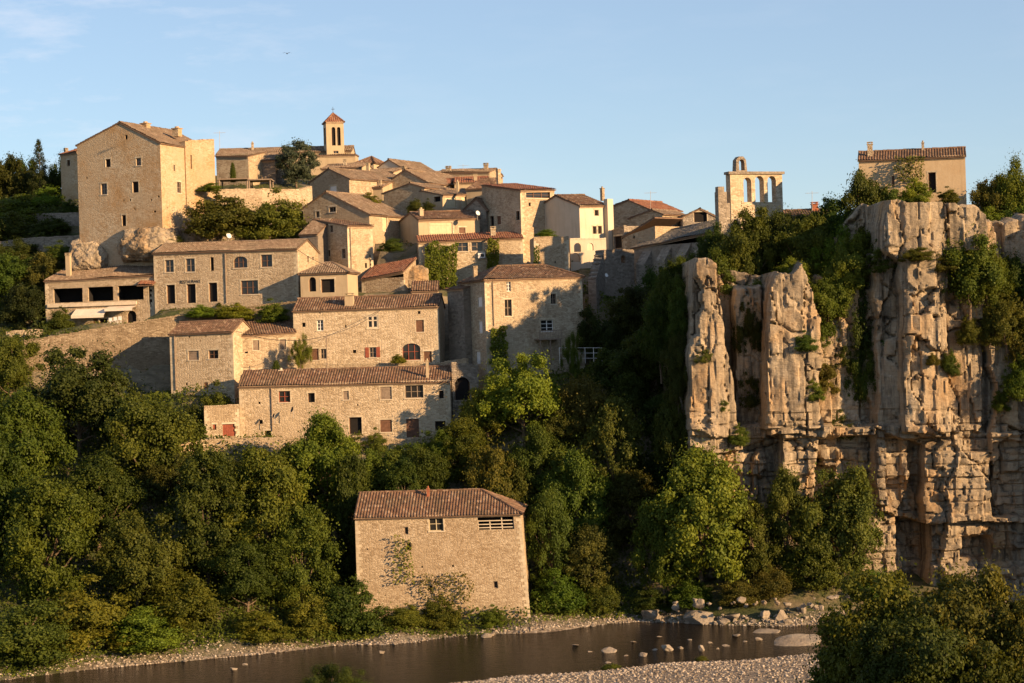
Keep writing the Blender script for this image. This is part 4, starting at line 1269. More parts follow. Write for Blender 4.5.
antenna(219.5, 131, 142, 262, 'thin aerial above the keep wing roof')
antenna(463, 164, 172, 285, 'small aerial on the greyish skyline roof')
# ------------------------------------------------------------------ vector noise helpers
def _hash(ix, iy, iz, seed):
    h = (ix.astype(np.int64) * 374761393 + iy.astype(np.int64) * 668265263 + iz.astype(np.int64) * 2147483647 + seed * 974634777) & 0xFFFFFFFF
    h = ((h ^ (h >> 13)) * 1274126177) & 0xFFFFFFFF
    h = h ^ (h >> 16)
    return (h & 0xFFFFFF) / float(0xFFFFFF)

def vnoise(x, y, z=None, seed=0):
    x = np.asarray(x, float); y = np.asarray(y, float)
    z = np.zeros_like(x) if z is None else np.asarray(z, float)
    ix, iy, iz = np.floor(x), np.floor(y), np.floor(z)
    fx, fy, fz = x - ix, y - iy, z - iz
    fx, fy, fz = [t * t * (3 - 2 * t) for t in (fx, fy, fz)]
    r = 0
    for a in (0, 1):
        for b in (0, 1):
            for c in (0, 1):
                w = (fx if a else 1 - fx) * (fy if b else 1 - fy) * (fz if c else 1 - fz)
                r = r + w * _hash(ix + a, iy + b, iz + c, seed)
    return r * 2 - 1

def fbm(x, y, z=None, oct=4, seed=0, gain=0.5):
    r, a, s, n = 0, 1.0, 1.0, 0
    for o in range(oct):
        r = r + a * vnoise(np.asarray(x) * s, np.asarray(y) * s, None if z is None else np.asarray(z) * s, seed + o * 17)
        n += a; a *= gain; s *= 2.03
    return r / n

def cell(i, seed=0):
    return _hash(np.asarray(i), np.zeros_like(np.asarray(i)), np.zeros_like(np.asarray(i)), seed)

def sstep(a, b, x):
    t = np.clip((x - a) / (b - a), 0, 1)
    return t * t * (3 - 2 * t)

# ------------------------------------------------------------------ terrain
far_px = [(20, 681), (100, 668), (200, 659), (330, 648), (450, 640), (560, 629), (640, 621), (700, 626), (760, 627), (830, 624), (930, 612), (1018, 599)]
near_px = [(430, 684), (520, 676), (600, 668), (700, 661), (800, 655), (870, 650)]
far_sh = [G(*p) for p in far_px]
near_sh = [G(*p) for p in near_px]
far_sh = [Vector((-400, far_sh[0].y - 40, 0)), Vector((-130, far_sh[0].y - 12, 0))] + far_sh + [Vector((75, far_sh[-1].y + 3, 0)), Vector((400, 240, 0))]
near_sh = [Vector((-400, 105, 0)), Vector((-130, 140, 0)), Vector((-40, 156, 0))] + near_sh + [Vector((60, 181, 0)), Vector((400, 215, 0))]
FX, FY = np.array([p.x for p in far_sh]), np.array([p.y for p in far_sh])
NX, NY = np.array([p.x for p in near_sh]), np.array([p.y for p in near_sh])
def far_y(x): return np.interp(x, FX, FY)
def near_y(x): return np.interp(x, NX, NY)

for x in np.arange(-130, 131, 13.0):
    fy_, ny_ = float(far_y(x)), float(near_y(x))
    CTRL.append((x, fy_, 0.05)); CTRL.append((x, fy_ + 3, 1.0)); CTRL.append((x, fy_ + 7, 2.6))
    CTRL.append((x, fy_ - 4, -1.0)); CTRL.append((x, (fy_ + ny_) / 2, -1.3)); CTRL.append((x, ny_ + 4, -0.8))
    CTRL.append((x, ny_, 0.05)); CTRL.append((x, ny_ - 6, 0.6)); CTRL.append((x, ny_ - 20, 1.2))
    CTRL.append((x, 110, 2.0)); CTRL.append((x, 70, 2.5)); CTRL.append((x, 40, 2.5))
    zb_ = float(np.interp(x, [-130, -40, -15, 5, 30], [50, 52, 46, 36, 28]))
    CTRL.append((x, 325, zb_)); CTRL.append((x, 350, zb_ - 3)); CTRL.append((x, 380, zb_ - 8)); CTRL.append((x, 420, zb_ - 14))
for x, y, z in ((-130, 215, 14), (-130, 235, 25), (-130, 262, 38), (-130, 290, 46), (-100, 225, 20), (-95, 250, 33), (-95, 280, 45), (-80, 215, 16), (-80, 300, 50)):
    CTRL.append((x, y, z))
for px, py, Y in ((15, 352, 233), (10, 290, 252), (20, 235, 262), (20, 212, 276), (60, 205, 285), (560, 362, 222), (620, 352, 226), (660, 330, 232),
                  (150, 238, 252), (240, 237, 249), (285, 236, 250), (330, 232, 256), (440, 262, 243), (600, 282, 238),
                  (420, 440, 213), (540, 430, 211), (600, 430, 212), (650, 440, 211), (120, 430, 214), (50, 420, 216)):
    CTRL.append(tuple(P(px, py, Y)))
CT = np.array(CTRL, float)
keep = []
for i in range(len(CT)):          # thin out near duplicates
    if all((CT[i, 0] - CT[j, 0]) ** 2 + (CT[i, 1] - CT[j, 1]) ** 2 > 0.8 for j in keep):
        keep.append(i)
CT = CT[keep]
Nn = len(CT)
dm = np.hypot(CT[:, None, 0] - CT[None, :, 0], CT[:, None, 1] - CT[None, :, 1])
Am = np.zeros((Nn + 3, Nn + 3)); Am[:Nn, :Nn] = dm - np.eye(Nn) * 0.25
Am[:Nn, Nn] = 1; Am[:Nn, Nn + 1:] = CT[:, :2] / 100; Am[Nn, :Nn] = 1; Am[Nn + 1:, :Nn] = CT[:, :2].T / 100
WT = np.linalg.solve(Am, np.concatenate([CT[:, 2], [0, 0, 0]]))

ztop_px = [(600, 640), (660, 580), (681, 480), (689, 335), (692, 268), (716, 262), (735, 268), (765, 278), (800, 270), (830, 255), (860, 235), (885, 206), (940, 205), (985, 206), (1000, 220), (1060, 215), (1200, 215)]
YC = 204.0
def ztop_of_px(px):
    py = np.interp(px, [p[0] for p in ztop_px], [p[1] for p in ztop_px])
    dx = px - CX; dy = py - CY
    v = dx * SR + dy * CR
    return HC - v * YC / F

def terr_z(x, y):
    x = np.atleast_1d(np.asarray(x, float)); y = np.atleast_1d(np.asarray(y, float))
    xc = np.clip(x, -135, 135); yc = np.clip(y, 38, 425)
    out = np.zeros(x.shape)
    fl = out.ravel(); xr, yr = xc.ravel(), yc.ravel()
    for i in range(0, len(xr), 8000):
        s_ = slice(i, i + 8000)
        d = np.hypot(xr[s_, None] - CT[None, :, 0], yr[s_, None] - CT[None, :, 1])
        fl[s_] = d @ WT[:Nn] + WT[Nn] + xr[s_] / 100 * WT[Nn + 1] + yr[s_] / 100 * WT[Nn + 2]
    z = fl.reshape(x.shape)
    # cliff zone: foot terrace, then the plateau behind the rock face
    w = sstep(15.5, 19.0, x) * sstep(198, 203, y)
    px, _ = proj_arr(np.clip(x, 0, 90), np.full_like(x, YC), np.full_like(x, 25.0))
    zt = ztop_of_px(px) - 0.8
    zc = np.where(y < 214, 1.0 + 0.25 * np.clip(y - 200, 0, 10), 0)
    t = sstep(213.0, 216.0, y)
    zc = (0.8 + 0.16 * np.clip(y - 197, 0, 14)) * (1 - t) + (zt + 0.06 * np.clip(y - 216, 0, 60)) * t
    wb = w * (1 - sstep(224, 240, y))
    z = z * (1 - wb) + zc * wb
    return z

xs_i = np.arange(-132, 132.1, 1.5)
ys_i = np.arange(44, 424, 1.5)
ext = np.array([6, 20, 50, 110, 250, 600, 1500, 4000], float)
xs_all = np.concatenate([xs_i[0] - ext[::-1], xs_i, xs_i[-1] + ext])
ys_all = np.concatenate([ys_i[0] - ext[::-1], ys_i, ys_i[-1] + ext])
GX, GY = np.meshgrid(xs_all, ys_all)
GZ = terr_z(GX, GY)
GZ = GZ + (fbm(GX * 0.25, GY * 0.25, seed=5) * 0.5) * sstep(0.5, 4, GZ)
for (ax, ay, ux, uy, W_c, D_c, zb_c) in CARVE:      # cut level ground in front of and under every house
    q = (GX - ax) * ux + (GY - ay) * uy; t = -(GX - ax) * uy + (GY - ay) * ux
    m = (q > -1.6) & (q < W_c + 1.6) & (t > -9) & (t < D_c - 1.0)
    lim = zb_c + 0.1 + 0.5 * np.clip(-t - 4.5, 0, None)
    GZ = np.where(m, np.minimum(GZ, lim), GZ)
# dig the bed where the outer sheet would rise above the river
nyg, nxg = GX.shape
verts = np.stack([GX, GY, GZ], -1).reshape(-1, 3)
ii = np.arange(nyg * nxg).reshape(nyg, nxg)
faces = np.stack([ii[:-1, :-1], ii[:-1, 1:], ii[1:, 1:], ii[1:, :-1]], -1).reshape(-1, 4)
dfar = GY - far_y(GX); dnear = near_y(GX) - GY
gw = np.maximum((dfar > -9) * (1 - sstep(0.6, 2.2, dfar + fbm(GX * .3, GY * .3, seed=9) * 2.0)), (dnear > -9) * (1 - sstep(14, 26, dnear + fbm(GX * .2, GY * .2, seed=4) * 6)))
gwf = gw.ravel()[faces].mean(1)

k = NT('hillside_ground')
geo = k.add('ShaderNodeNewGeometry'); pos = geo.outputs['Position']
at = k.add('ShaderNodeAttribute', attribute_name='tint')
n1 = k.noise(pos, 0.25, 6, 0.6); n2 = k.noise(pos, 2.2, 5, 0.65)
grass = k.ramp(n2, [(0.3, (0.025, 0.035, 0.010)), (0.55, (0.05, 0.06, 0.018)), (0.8, (0.10, 0.09, 0.035))])
soil = k.ramp(n2, [(0.3, (0.09, 0.075, 0.04)), (0.7, (0.20, 0.155, 0.09))])
fz = k.ramp(n1, [(0.45, (0, 0, 0)), (0.6, (1, 1, 1))])
c = k.mix(fz, grass, soil)
sp = k.add('ShaderNodeSeparateXYZ'); k.link(geo.outputs['True Normal'], sp.inputs[0])
rockf = k.ramp(sp.outputs['Z'], [(0.62, (1, 1, 1)), (0.80, (0, 0, 0))])
rock = k.ramp(k.noise(k.mapping(pos, (0.6, 0.6, 2.0)), 1.2, 6, 0.65), [(0.3, (0.10, 0.085, 0.055)), (0.7, (0.26, 0.21, 0.14))])
c = k.mix(rockf, c, rock)
vg = k.add('ShaderNodeTexVoronoi'); vg.inputs['Scale'].default_value = 3.2; k.link(pos, vg.inputs['Vector'])
sc_ = k.add('ShaderNodeSeparateColor'); k.link(vg.outputs['Color'], sc_.inputs['Color'])
peb = k.ramp(sc_.outputs['Red'], [(0.0, (0.09, 0.07, 0.05)), (0.5, (0.19, 0.15, 0.11)), (1.0, (0.30, 0.25, 0.19))])
c = k.mix(at.outputs['Fac'], c, peb)
k.link(c, k.b.inputs['Base Color'])
k.bump(k.noise(pos, 1.6, 8, 0.7), 0.8, 0.25)
me = mesh_np('hillside', verts, faces, k.m, smooth=True, tint=gwf)
hill = tag(link('hillside', me), kind='structure')

def tz(x, y):
    """terrain height from the grid"""
    x = np.clip(np.asarray(x, float), xs_i[0], xs_i[-1] - 0.01); y = np.clip(np.asarray(y, float), ys_i[0], ys_i[-1] - 0.01)
    o = len(ext)
    fx = (x - xs_i[0]) / 1.5; fy = (y - ys_i[0]) / 1.5
    ix, iy = np.floor(fx).astype(int), np.floor(fy).astype(int); fx, fy = fx - ix, fy - iy
    ix = ix + o; iy = iy + o
    return (GZ[iy, ix] * (1 - fx) + GZ[iy, ix + 1] * fx) * (1 - fy) + (GZ[iy + 1, ix] * (1 - fx) + GZ[iy + 1, ix + 1] * fx) * fy

# ------------------------------------------------------------------ river
k = NT('river_water')
geo = k.add('ShaderNodeNewGeometry'); pos = geo.outputs['Position']
k.b.inputs['Base Color'].default_value = (0.010, 0.007, 0.004, 1)
k.b.inputs['Roughness'].default_value = 0.1
k.b.inputs['IOR'].default_value = 1.33
k.b.inputs['Specular IOR Level'].default_value = 0.13
wv = k.noise(k.mapping(pos, (1.1, 1.5, 1)), 1.0, 8, 0.70)
k.bump(wv, 0.85, 0.42)
mb = MB(); mb.face([(-600, 60, 0), (600, 60, 0), (600, 275, 0), (-600, 275, 0)])
wx = np.linspace(-120, 120, 161); wy = np.linspace(120, 232, 76)
water = tag(mb.build('river', k.m), kind='structure')

# ------------------------------------------------------------------ cliff
def lin(px_py, y):
    return np.interp(y, [p[0] for p in px_py], [p[1] for p in px_py])

def cliff_f(px, py):
    """protrusion of the rock face (m, towards the river) as a function of its place in the survey"""
    wob = fbm(px * 0.05, py * 0.05, seed=21) * 5
    X = px + wob * 0.7; Yy = py + fbm(px * 0.03, py * 0.04, seed=22) * 5 + fbm(px * 0.018, py * 0.002, seed=23) * 11
    def box(Lp, Rp, y0, y1, h, sl=2.6, sr=3.2, st=2.6):
        L, R = lin(Lp, Yy), lin(Rp, Yy)
        return h * sstep(L - sl, L + sl * .3, X) * (1 - sstep(R - sr * .3, R + sr, X)) * sstep(y0 - st, y0 + st, Yy) * (1 - sstep(y1 - st, y1 + st, Yy))
    f = np.zeros_like(px)
    f = f - 13 * (1 - sstep(680, 690, X))
    up = 433
    rnd = lambda L, R, a: a * np.sqrt(np.clip(1 - ((X - (L + R) / 2) / ((R - L) / 2 + 3)) ** 2, 0, 1))
    f1 = box([(262, 693), (300, 691), (350, 686), (400, 684), (440, 686)], [(262, 716), (300, 719), (350, 727), (400, 735), (440, 739)], 150, up, 6.0) 
    f1 += np.where(f1 > 3, rnd(686, 738, 1.0), 0)
    f2 = box([(262, 778), (300, 768), (350, 766), (400, 763), (440, 765)], [(270, 802), (300, 815), (350, 821), (400, 819), (440, 822)], 150, up, 6.5)
    f2 += np.where(f2 > 3, rnd(763, 822, 1.2), 0)
    f3 = box([(300, 862), (350, 868), (430, 864)], [(300, 878), (350, 889), (430, 898)], 288, up, 3.0)
    f4 = box([(205, 884), (250, 880), (262, 896), (430, 903)], [(205, 943), (250, 946), (430, 948)], 150, up, 6.5, 5, 4)
    f4 += np.where(f4 > 3, rnd(900, 948, 0.8), 0)
    f4b = box([(250, 872), (430, 880)], [(250, 905), (430, 905)], 250, up, 4.9, 4, 4)
    f4c = box([(200, 884)], [(200, 941)], 100, 250, 6.9, 6, 3, 3)
    f5 = box([(200, 945)], [(200, 986)], 100, 252, 7.2, 2.5, 7, 3)
    f5b = box([(200, 943)], [(200, 985)], 252, up, 5.4, 3, 5)
    f6 = np.maximum(box([(200, 985)], [(200, 1075)], 215, up, 4.3, 6, 6), box([(300, 822), (430, 822)], [(300, 862), (430, 866)], 280, up, 3.7, 3, 3))
    f6 = np.maximum(f6, box([(262, 738)], [(262, 765)], 285, up, 3.0, 2, 2))
    f7 = box([(200, 1072)], [(200, 1400)], 100, 620, 11, 8, 40)  # unseen spur added past the right edge to throw shade on the cliff
    led = np.maximum.reduce([box([(0, 690)], [(0, 742)], 428, 447, 6.4, 3, 4, 1.5), box([(0, 742)], [(0, 768)], 424, 447, 4.4, 3, 3, 2),
                             box([(0, 768)], [(0, 826)], 428, 440, 6.9, 3, 4, 1.5), box([(0, 826)], [(0, 1080)], 428, 440, 5.2, 3, 4, 1.5)])
    colm = 3.4 + 1.9 * (vnoise(X * 0.085, np.zeros_like(X), seed=31) > -0.1)
    l1 = box([(0, 690)], [(0, 738)], 439, 500, 1, 3, 4) * colm
    l2 = np.maximum(box([(0, 736)], [(0, 782)], 439, 520, 3.5), box([(0, 780)], [(0, 819)], 434, 505, 6.2, 3, 4))
    colm2 = 2.8 + 2.4 * (vnoise(X * 0.14, np.zeros_like(X), seed=36) > 0.0)
    l3 = np.maximum.reduce([box([(0, 820)], [(0, 882)], 434, 530, 3.0), box([(0, 878)], [(0, 908)], 434, 514, 1, 3, 3) * colm2,
                            box([(0, 906)], [(0, 926)], 434, 514, 3.2), box([(0, 925)], [(0, 993)], 434, 518, 6.0, 3, 5), box([(0, 993)], [(0, 1080)], 434, 518, 4.0)])
    led2 = np.maximum(box([(0, 880)], [(0, 930)], 512, 519, 4.0, 4, 4, 1.2), box([(0, 926)], [(0, 1080)], 513, 520, 6.5, 4, 4, 1.2))
    cave = box([(0, 966)], [(0, 994)], 536, 556, 1, 2, 2, 2)
    l4 = np.maximum.reduce([box([(0, 860)], [(0, 902)], 514, 640, 3.2, 8, 5), box([(0, 902)], [(0, 936)], 514, 640, 0.6), box([(0, 934)], [(0, 1080)], 515, 570, 4.6, 3, 4) - 2.2 * cave,
                            box([(0, 690)], [(0, 860)], 500, 640, 1.2), box([(0, 936)], [(0, 1080)], 562, 640, 5.6, 8, 4, 2)])
    f = f + np.maximum.reduce([f1, f2, f3, f4, f4b, f4c, f5, f5b, f6, f7, led, l1, l2, l3, led2, l4])
    return f

cx = np.arange(12.0, 84.0, 0.17); cz = np.arange(-1.5, 45.2, 0.16)
CXg, CZg = np.meshgrid(cx, cz)
pxg, pyg = proj_arr(CXg, np.full_like(CXg, YC - 3.0), CZg)
zt_x = ztop_of_px(pxg[0]) + fbm(cx * 0.35, cx * 0, seed=77) * 1.0
Ff = cliff_f(pxg, pyg)
# strata: thin beds with their own set-backs, plus joints and weathering
bed = CZg * 0.75 + fbm(CXg * 0.03, CZg * 0.03, seed=40) * 1.6 + CXg * 0.012
bi = np.floor(bed)
bo = (cell(bi, 3) - 0.5) * 0.55
edge = np.clip(np.minimum(bed - bi, 1 - (bed - bi)) / 0.10, 0, 1)
low = sstep(385, 440, pyg)
bo = bo * (0.15 + 1.0 * low) - (1 - edge) * 0.26 * low
def facets(sx, sz, seed, amp, tilt, crack=0.0, cw=0.06, warp=0.5):
    """angular blocks: every Voronoi cell is a tilted plane of its own"""
    u = CXg / sx + fbm(CXg * .25, CZg * .12, seed=seed) * warp
    v = CZg / sz + fbm(CXg * .22, CZg * .25, seed=seed + 1) * warp
    iu, iv = np.floor(u), np.floor(v)
    best = np.full(u.shape, 9.0); sec = np.full(u.shape, 9.0); off = np.zeros(u.shape)
    for du in (-1, 0, 1):
        for dv in (-1, 0, 1):
            cu, cv = iu + du, iv + dv
            z0 = np.zeros_like(cu)
            px_ = cu + 0.15 + 0.7 * _hash(cu, cv, z0, seed + 2); pv_ = cv + 0.15 + 0.7 * _hash(cu, cv, z0, seed + 3)
            d = np.maximum(np.abs(u - px_) * 1.1, np.abs(v - pv_)) * 0.7 + 0.3 * np.hypot(u - px_, v - pv_)
            o = (_hash(cu, cv, z0, seed + 4) - .5) * 2 * amp + ((_hash(cu, cv, z0, seed + 5) - .5) * (u - px_) + (_hash(cu, cv, z0, seed + 6) - .55) * (v - pv_)) * 2 * tilt
            m = d < best
            sec = np.where(m, best, np.minimum(sec, d)); off = np.where(m, o, off); best = np.where(m, d, best)
    return off - crack * (1 - np.clip((sec - best) / cw, 0, 1))
rough = facets(4.2, 15.0, 300, 0.85, 0.8, 0.6, 0.04) + facets(1.7, 6.5, 320, 0.26, 0.30, 0.26, 0.05) + facets(0.85, 2.2, 340, 0.10, 0.12, 0.09, 0.08)
rough += fbm(CXg * 0.10, CZg * 0.05, seed=60, oct=2) * 0.7
rough += low * (facets(2.6, 1.4, 360, 0.26, 0.2, 0.14, 0.08, 0.35))
Ff = Ff + bo + rough
Yf = YC + 3.0 - Ff
top = CZg > zt_x[None, :]
# rows above the local top fold back into the hill as a rough cap
over = np.clip(CZg - zt_x[None, :], 0, None)
Zf = np.minimum(CZg, zt_x[None, :] + 0.04 * over)
for j in range(len(cx)):
    idx = np.where(top[:, j])[0]
    if len(idx):
        i0 = max(idx[0] - 1, 0)
        base = Yf[i0, j]
        lim = 222.0
        n_ = len(idx)
        tt = np.clip(np.arange(1, n_ + 1) * 0.28, 0, None)
        Yf[idx, j] = np.minimum(base + tt, max(lim, base))
        Zf[idx, j] = zt_x[j] + fbm(np.full(n_, cx[j] * .5), tt * .5, seed=71) * 0.35 - 0.02 * tt
verts = np.stack([CXg, Yf, Zf], -1).reshape(-1, 3)
ny_, nx_ = CXg.shape
ii = np.arange(ny_ * nx_).reshape(ny_, nx_)
faces = np.stack([ii[:-1, :-1], ii[:-1, 1:], ii[1:, 1:], ii[1:, :-1]], -1).reshape(-1, 4)
def rock_mat(name, warm=1.0, pale=False):
    k = NT(name)
    geo = k.add('ShaderNodeNewGeometry'); pos = geo.outputs['Position']
    n1 = k.noise(k.mapping(pos, (0.35, 0.35, 0.22)), 1.0, 8, 0.66)
    c = k.ramp(n1, [(0.28, (0.20, 0.165, 0.125)), (0.46, (0.365, 0.295, 0.21)), (0.64, (0.47, 0.39, 0.285)), (0.82, (0.27, 0.235, 0.19))] if not pale else
               [(0.28, (0.20, 0.165, 0.125)), (0.5, (0.33, 0.28, 0.22)), (0.8, (0.44, 0.38, 0.30))])
    # ochre iron stains
    n2 = k.noise(k.mapping(pos, (0.22, 0.22, 0.12)), 1.0, 6, 0.6)
    f2 = k.ramp(n2, [(0.50, (0, 0, 0)), (0.66, (1, 1, 1))])
    m2 = k.add('ShaderNodeMath', operation='MULTIPLY'); k.link(f2, m2.inputs[0]); m2.inputs[1].default_value = 0.55 * warm
    c = k.mix(m2.outputs[0], c, (0.42, 0.235, 0.085))
    # grey-black lichen streaks running down
    n3 = k.noise(k.mapping(pos, (1.3, 1.3, 0.07)), 1.0, 7, 0.65)
    f3 = k.ramp(n3, [(0.49, (0, 0, 0)), (0.62, (1, 1, 1))])
    m3 = k.add('ShaderNodeMath', operation='MULTIPLY'); k.link(f3, m3.inputs[0]); m3.inputs[1].default_value = 0.75 if not pale else 0.2
    c = k.mix(m3.outputs[0], c, (0.10, 0.085, 0.07))
    # bedding seams
    wv = k.add('ShaderNodeTexWave', wave_type='BANDS', bands_direction='Z')
    wv.inputs['Scale'].default_value = 0.55; wv.inputs['Distortion'].default_value = 5.0; wv.inputs['Detail'].default_value = 5; wv.inputs['Detail Scale'].default_value = 0.6
    k.link(pos, wv.inputs['Vector'])
    f4 = k.ramp(wv.outputs['Fac'], [(0.0, (1, 1, 1)), (0.05, (0, 0, 0))])
    m4 = k.add('ShaderNodeMath', operation='MULTIPLY'); k.link(f4, m4.inputs[0]); m4.inputs[1].default_value = 0.22
    c = k.mix(m4.outputs[0], c, (0.13, 0.10, 0.075))
    fine = k.noise(pos, 3.0, 8, 0.7)
    cf = k.ramp(fine, [(0.3, (0.72, 0.70, 0.66)), (0.7, (1.0, 1.0, 1.0))])
    c = k.mix(1.0, c, cf, 'MULTIPLY')
    k.link(c, k.b.inputs['Base Color'])
    k.bump(k.noise(k.mapping(pos, (1, 1, 1.6)), 1.8, 10, 0.72), 0.9, 0.35)
    k.b.inputs['Roughness'].default_value = 0.95; k.b.inputs['Specular IOR Level'].default_value = 0.08
    return k.m
M['rock'] = rock_mat('limestone_cliff')
M['boulder'] = rock_mat('river_limestone', 0.2, True)
me = mesh_np('cliff', verts, faces, M['rock'], smooth=True)
me.set_sharp_from_angle(angle=math.radians(38))
tag(link('cliff', me), kind='structure')
def cliff_y(x, z):
    i = int(np.clip(round((z - cz[0]) / 0.16), 0, len(cz) - 1)); j = int(np.clip(round((x - cx[0]) / 0.17), 0, len(cx) - 1))
    return Yf[i, j]

# ------------------------------------------------------------------ rock outcrops under the keep and among the houses
def outcrop(name, px, py, Y, w, h, d, seed, label=None, kind='structure', squash=0.35, mat='rock'):
    c = P(px, py, Y)
    bm = bmesh.new(); bmesh.ops.create_icosphere(bm, subdivisions=6 if h > 3 else 4, radius=1)
    co = np.array([v.co[:] for v in bm.verts])
    # push the sphere towards a block so it reads as bedrock
    m = np.max(np.abs(co), axis=1, keepdims=True)
    co = co * (1 - squash) + co / m * squash
    sx, sy, sz = w / 2, d / 2, h / 2
    q = co * np.array([sx, sy, sz])
    s1 = fbm(q[:, 0] * .35 + seed, q[:, 1] * .35, q[:, 2] * .35, oct=6, seed=seed, gain=.58) * min(w, h) * 0.26
    bedo = (cell(np.floor(q[:, 2] * 0.9 + fbm(q[:, 0] * .2, q[:, 1] * .2, seed=seed) * .8), seed) - 0.5) * min(w, h) * 0.06
    nrm = co / np.linalg.norm(co, axis=1, keepdims=True)
    q = q + nrm * s1[:, None] + nrm * np.array([1, 1, 0.2]) * bedo[:, None]
    for v, p in zip(bm.verts, q):
        v.co = p
    me = bpy.data.meshes.new(name); bm.to_mesh(me); bm.free(); me.materials.append(M[mat])
    o = link(name, me, None, c)
    return tag(o, label, 'rock' if kind is None else None, None, kind)
pxm = 250 / F
outcrop('rock_outcrop', 152, 247, 248.0, 62 * pxm, 40 * pxm, 8, 3)
outcrop('rock_outcrop', 90, 262, 250.5, 40 * pxm, 44 * pxm, 6, 4)
outcrop('rock_outcrop', 214, 238, 250.5, 70 * pxm, 34 * pxm, 6, 5)
outcrop('rock_outcrop', 412, 289, 241.5, 34 * pxm, 44 * pxm, 4, 6)

# ------------------------------------------------------------------ boulders: each its own thing
protos = []
for s_ in range(6):
    bm = bmesh.new(); bmesh.ops.create_icosphere(bm, subdivisions=3, radius=1)
    r_ = random.Random(s_ + 50)
    for _ in range(15):
        nrm = Vector((r_.uniform(-1, 1), r_.uniform(-1, 1), r_.uniform(-1, 1))).normalized(); dd = r_.uniform(0.38, 0.78)
        for v in bm.verts:
            t = v.co.dot(nrm) - dd
            if t > 0: v.co -= nrm * t * 0.97
    for v in bm.verts:
        v.co *= 1 + 0.07 * noise.fractal(v.co * 1.7 + Vector((s_ * 7, 0, 0)), 1.0, 2.0, 4)
    me = bpy.data.meshes.new('boulder'); bm.to_mesh(me); bm.free(); me.materials.append(M['boulder']); protos.append(me)
def boulder(px, py, w, h, label, group, z=None, proto=None):
    p = G(px, py, 0.0)
    if z is None:
        z = 0.0
        for _ in range(8):
            p = G(px, py, z); z = 0.5 * z + 0.5 * max(0.0, float(tz(p.x, p.y)))
    p = G(px, py, z)
    m_ = p.y / F
    o = link('boulder', protos[proto if proto is not None else random.randrange(6)])
    sx, sz = w * m_ / 2 * 1.0, h * m_ / 2 * 1.1
    o.location = (p.x, p.y, z + sz * 0.25)
    o.scale = (sx, random.uniform(.7, 1.0) * sx, sz)
    o.rotation_euler = (random.uniform(-.15, .15), random.uniform(-.15, .15), random.uniform(-0.7, 0.7))
    return tag(o, label, 'rock', group)
RG, BG, SG = 'rocks in the river', 'rocks heaped along the cliff foot', 'stones along the far shore'
for a in [(609, 652, 17, 10, 'round pale rock standing alone in mid river, leftmost of the larger ones'), (643.5, 656, 14, 6, 'low pale rock in the river between two round rocks'),
          (668, 651, 17, 12, 'largest round rock in mid river beside a smaller round one'), (681, 649, 8, 5, 'small round rock touching the largest mid river rock'),
          (701.5, 651, 10, 11, 'upright pointed pale rock in the river'), (758, 640, 12, 6, 'pale rock just left of the broad flat slab'),
          (795, 643, 54, 15, 'broad flat pale slab lying in the river'), (766, 632, 30, 5, 'long low rock barely above water behind the flat slab'), (737, 636, 13, 4, 'thin flat rock barely above water left of the long low rock')]:
    boulder(*a, RG, z=0.0)
for (px, py, w, h) in [(709.5, 643, 6, 4), (726, 646, 7, 4), (718, 649, 4, 3), (608, 663, 7, 3), (801, 657, 6, 5), (626, 656, 6, 2.5), (655, 650, 5, 4), (590, 652, 6, 2), (634, 642, 7, 2), (690, 640, 6, 2), (745, 642, 5, 3), (660, 637, 7, 2), (575, 645, 8, 2)]:
    boulder(px, py, w * 1.25, h * 0.75, 'small pale rock breaking the river surface', RG, z=0.0)
for a in [(697, 621, 42, 24, 'big square sunlit block at the water edge under the bright riverside tree'), (652, 618, 26, 20, 'dark leaning block at the water edge left of the big square block'),
          (714, 610, 26, 15, 'tilted slab resting behind the big square block'), (765, 618, 16, 19, 'steep angular rock in the middle of the heap'), (804, 613, 9, 20, 'tall thin upright rock at the right of the heap'),
          (782, 618, 17, 13, 'squat pale rock right of the steep angular rock'), (734, 618, 20, 9, 'low wide rock right of the big square block')]:
    boulder(*a, BG)
for i in range(120):
    px = random.uniform(640, 850); py = np.interp(px, [640, 700, 850], [620, 625, 622]) - 26 * random.random() ** 1.5
    s_ = random.uniform(3, 8) + 9 * random.random() ** 4
    boulder(px, py, s_, s_ * random.uniform(.5, .9), 'rough angular rock in the heap at the cliff foot', BG)
for a in [(486.5, 637, 12, 8, 'pale boulder at the waterline in front of the mill like house'), (382, 653.5, 8, 6, 'lone white rock in the water below the dark shrub'), (234, 670, 10, 5, 'larger of two pale rocks in the water off the left gravel bank'), (244.5, 665, 8, 4, 'smaller of two pale rocks in the water off the left gravel bank')]:
    boulder(*a, SG)
for i in range(60):
    px = random.uniform(60, 640); py = np.interp(px, far_px and [p[0] for p in far_px], [p[1] for p in far_px]) + random.uniform(-4, 1.5)
    s_ = random.uniform(2, 6.5)
    boulder(px, py, s_, s_ * 0.7, 'small stone lying along the far shoreline', SG)

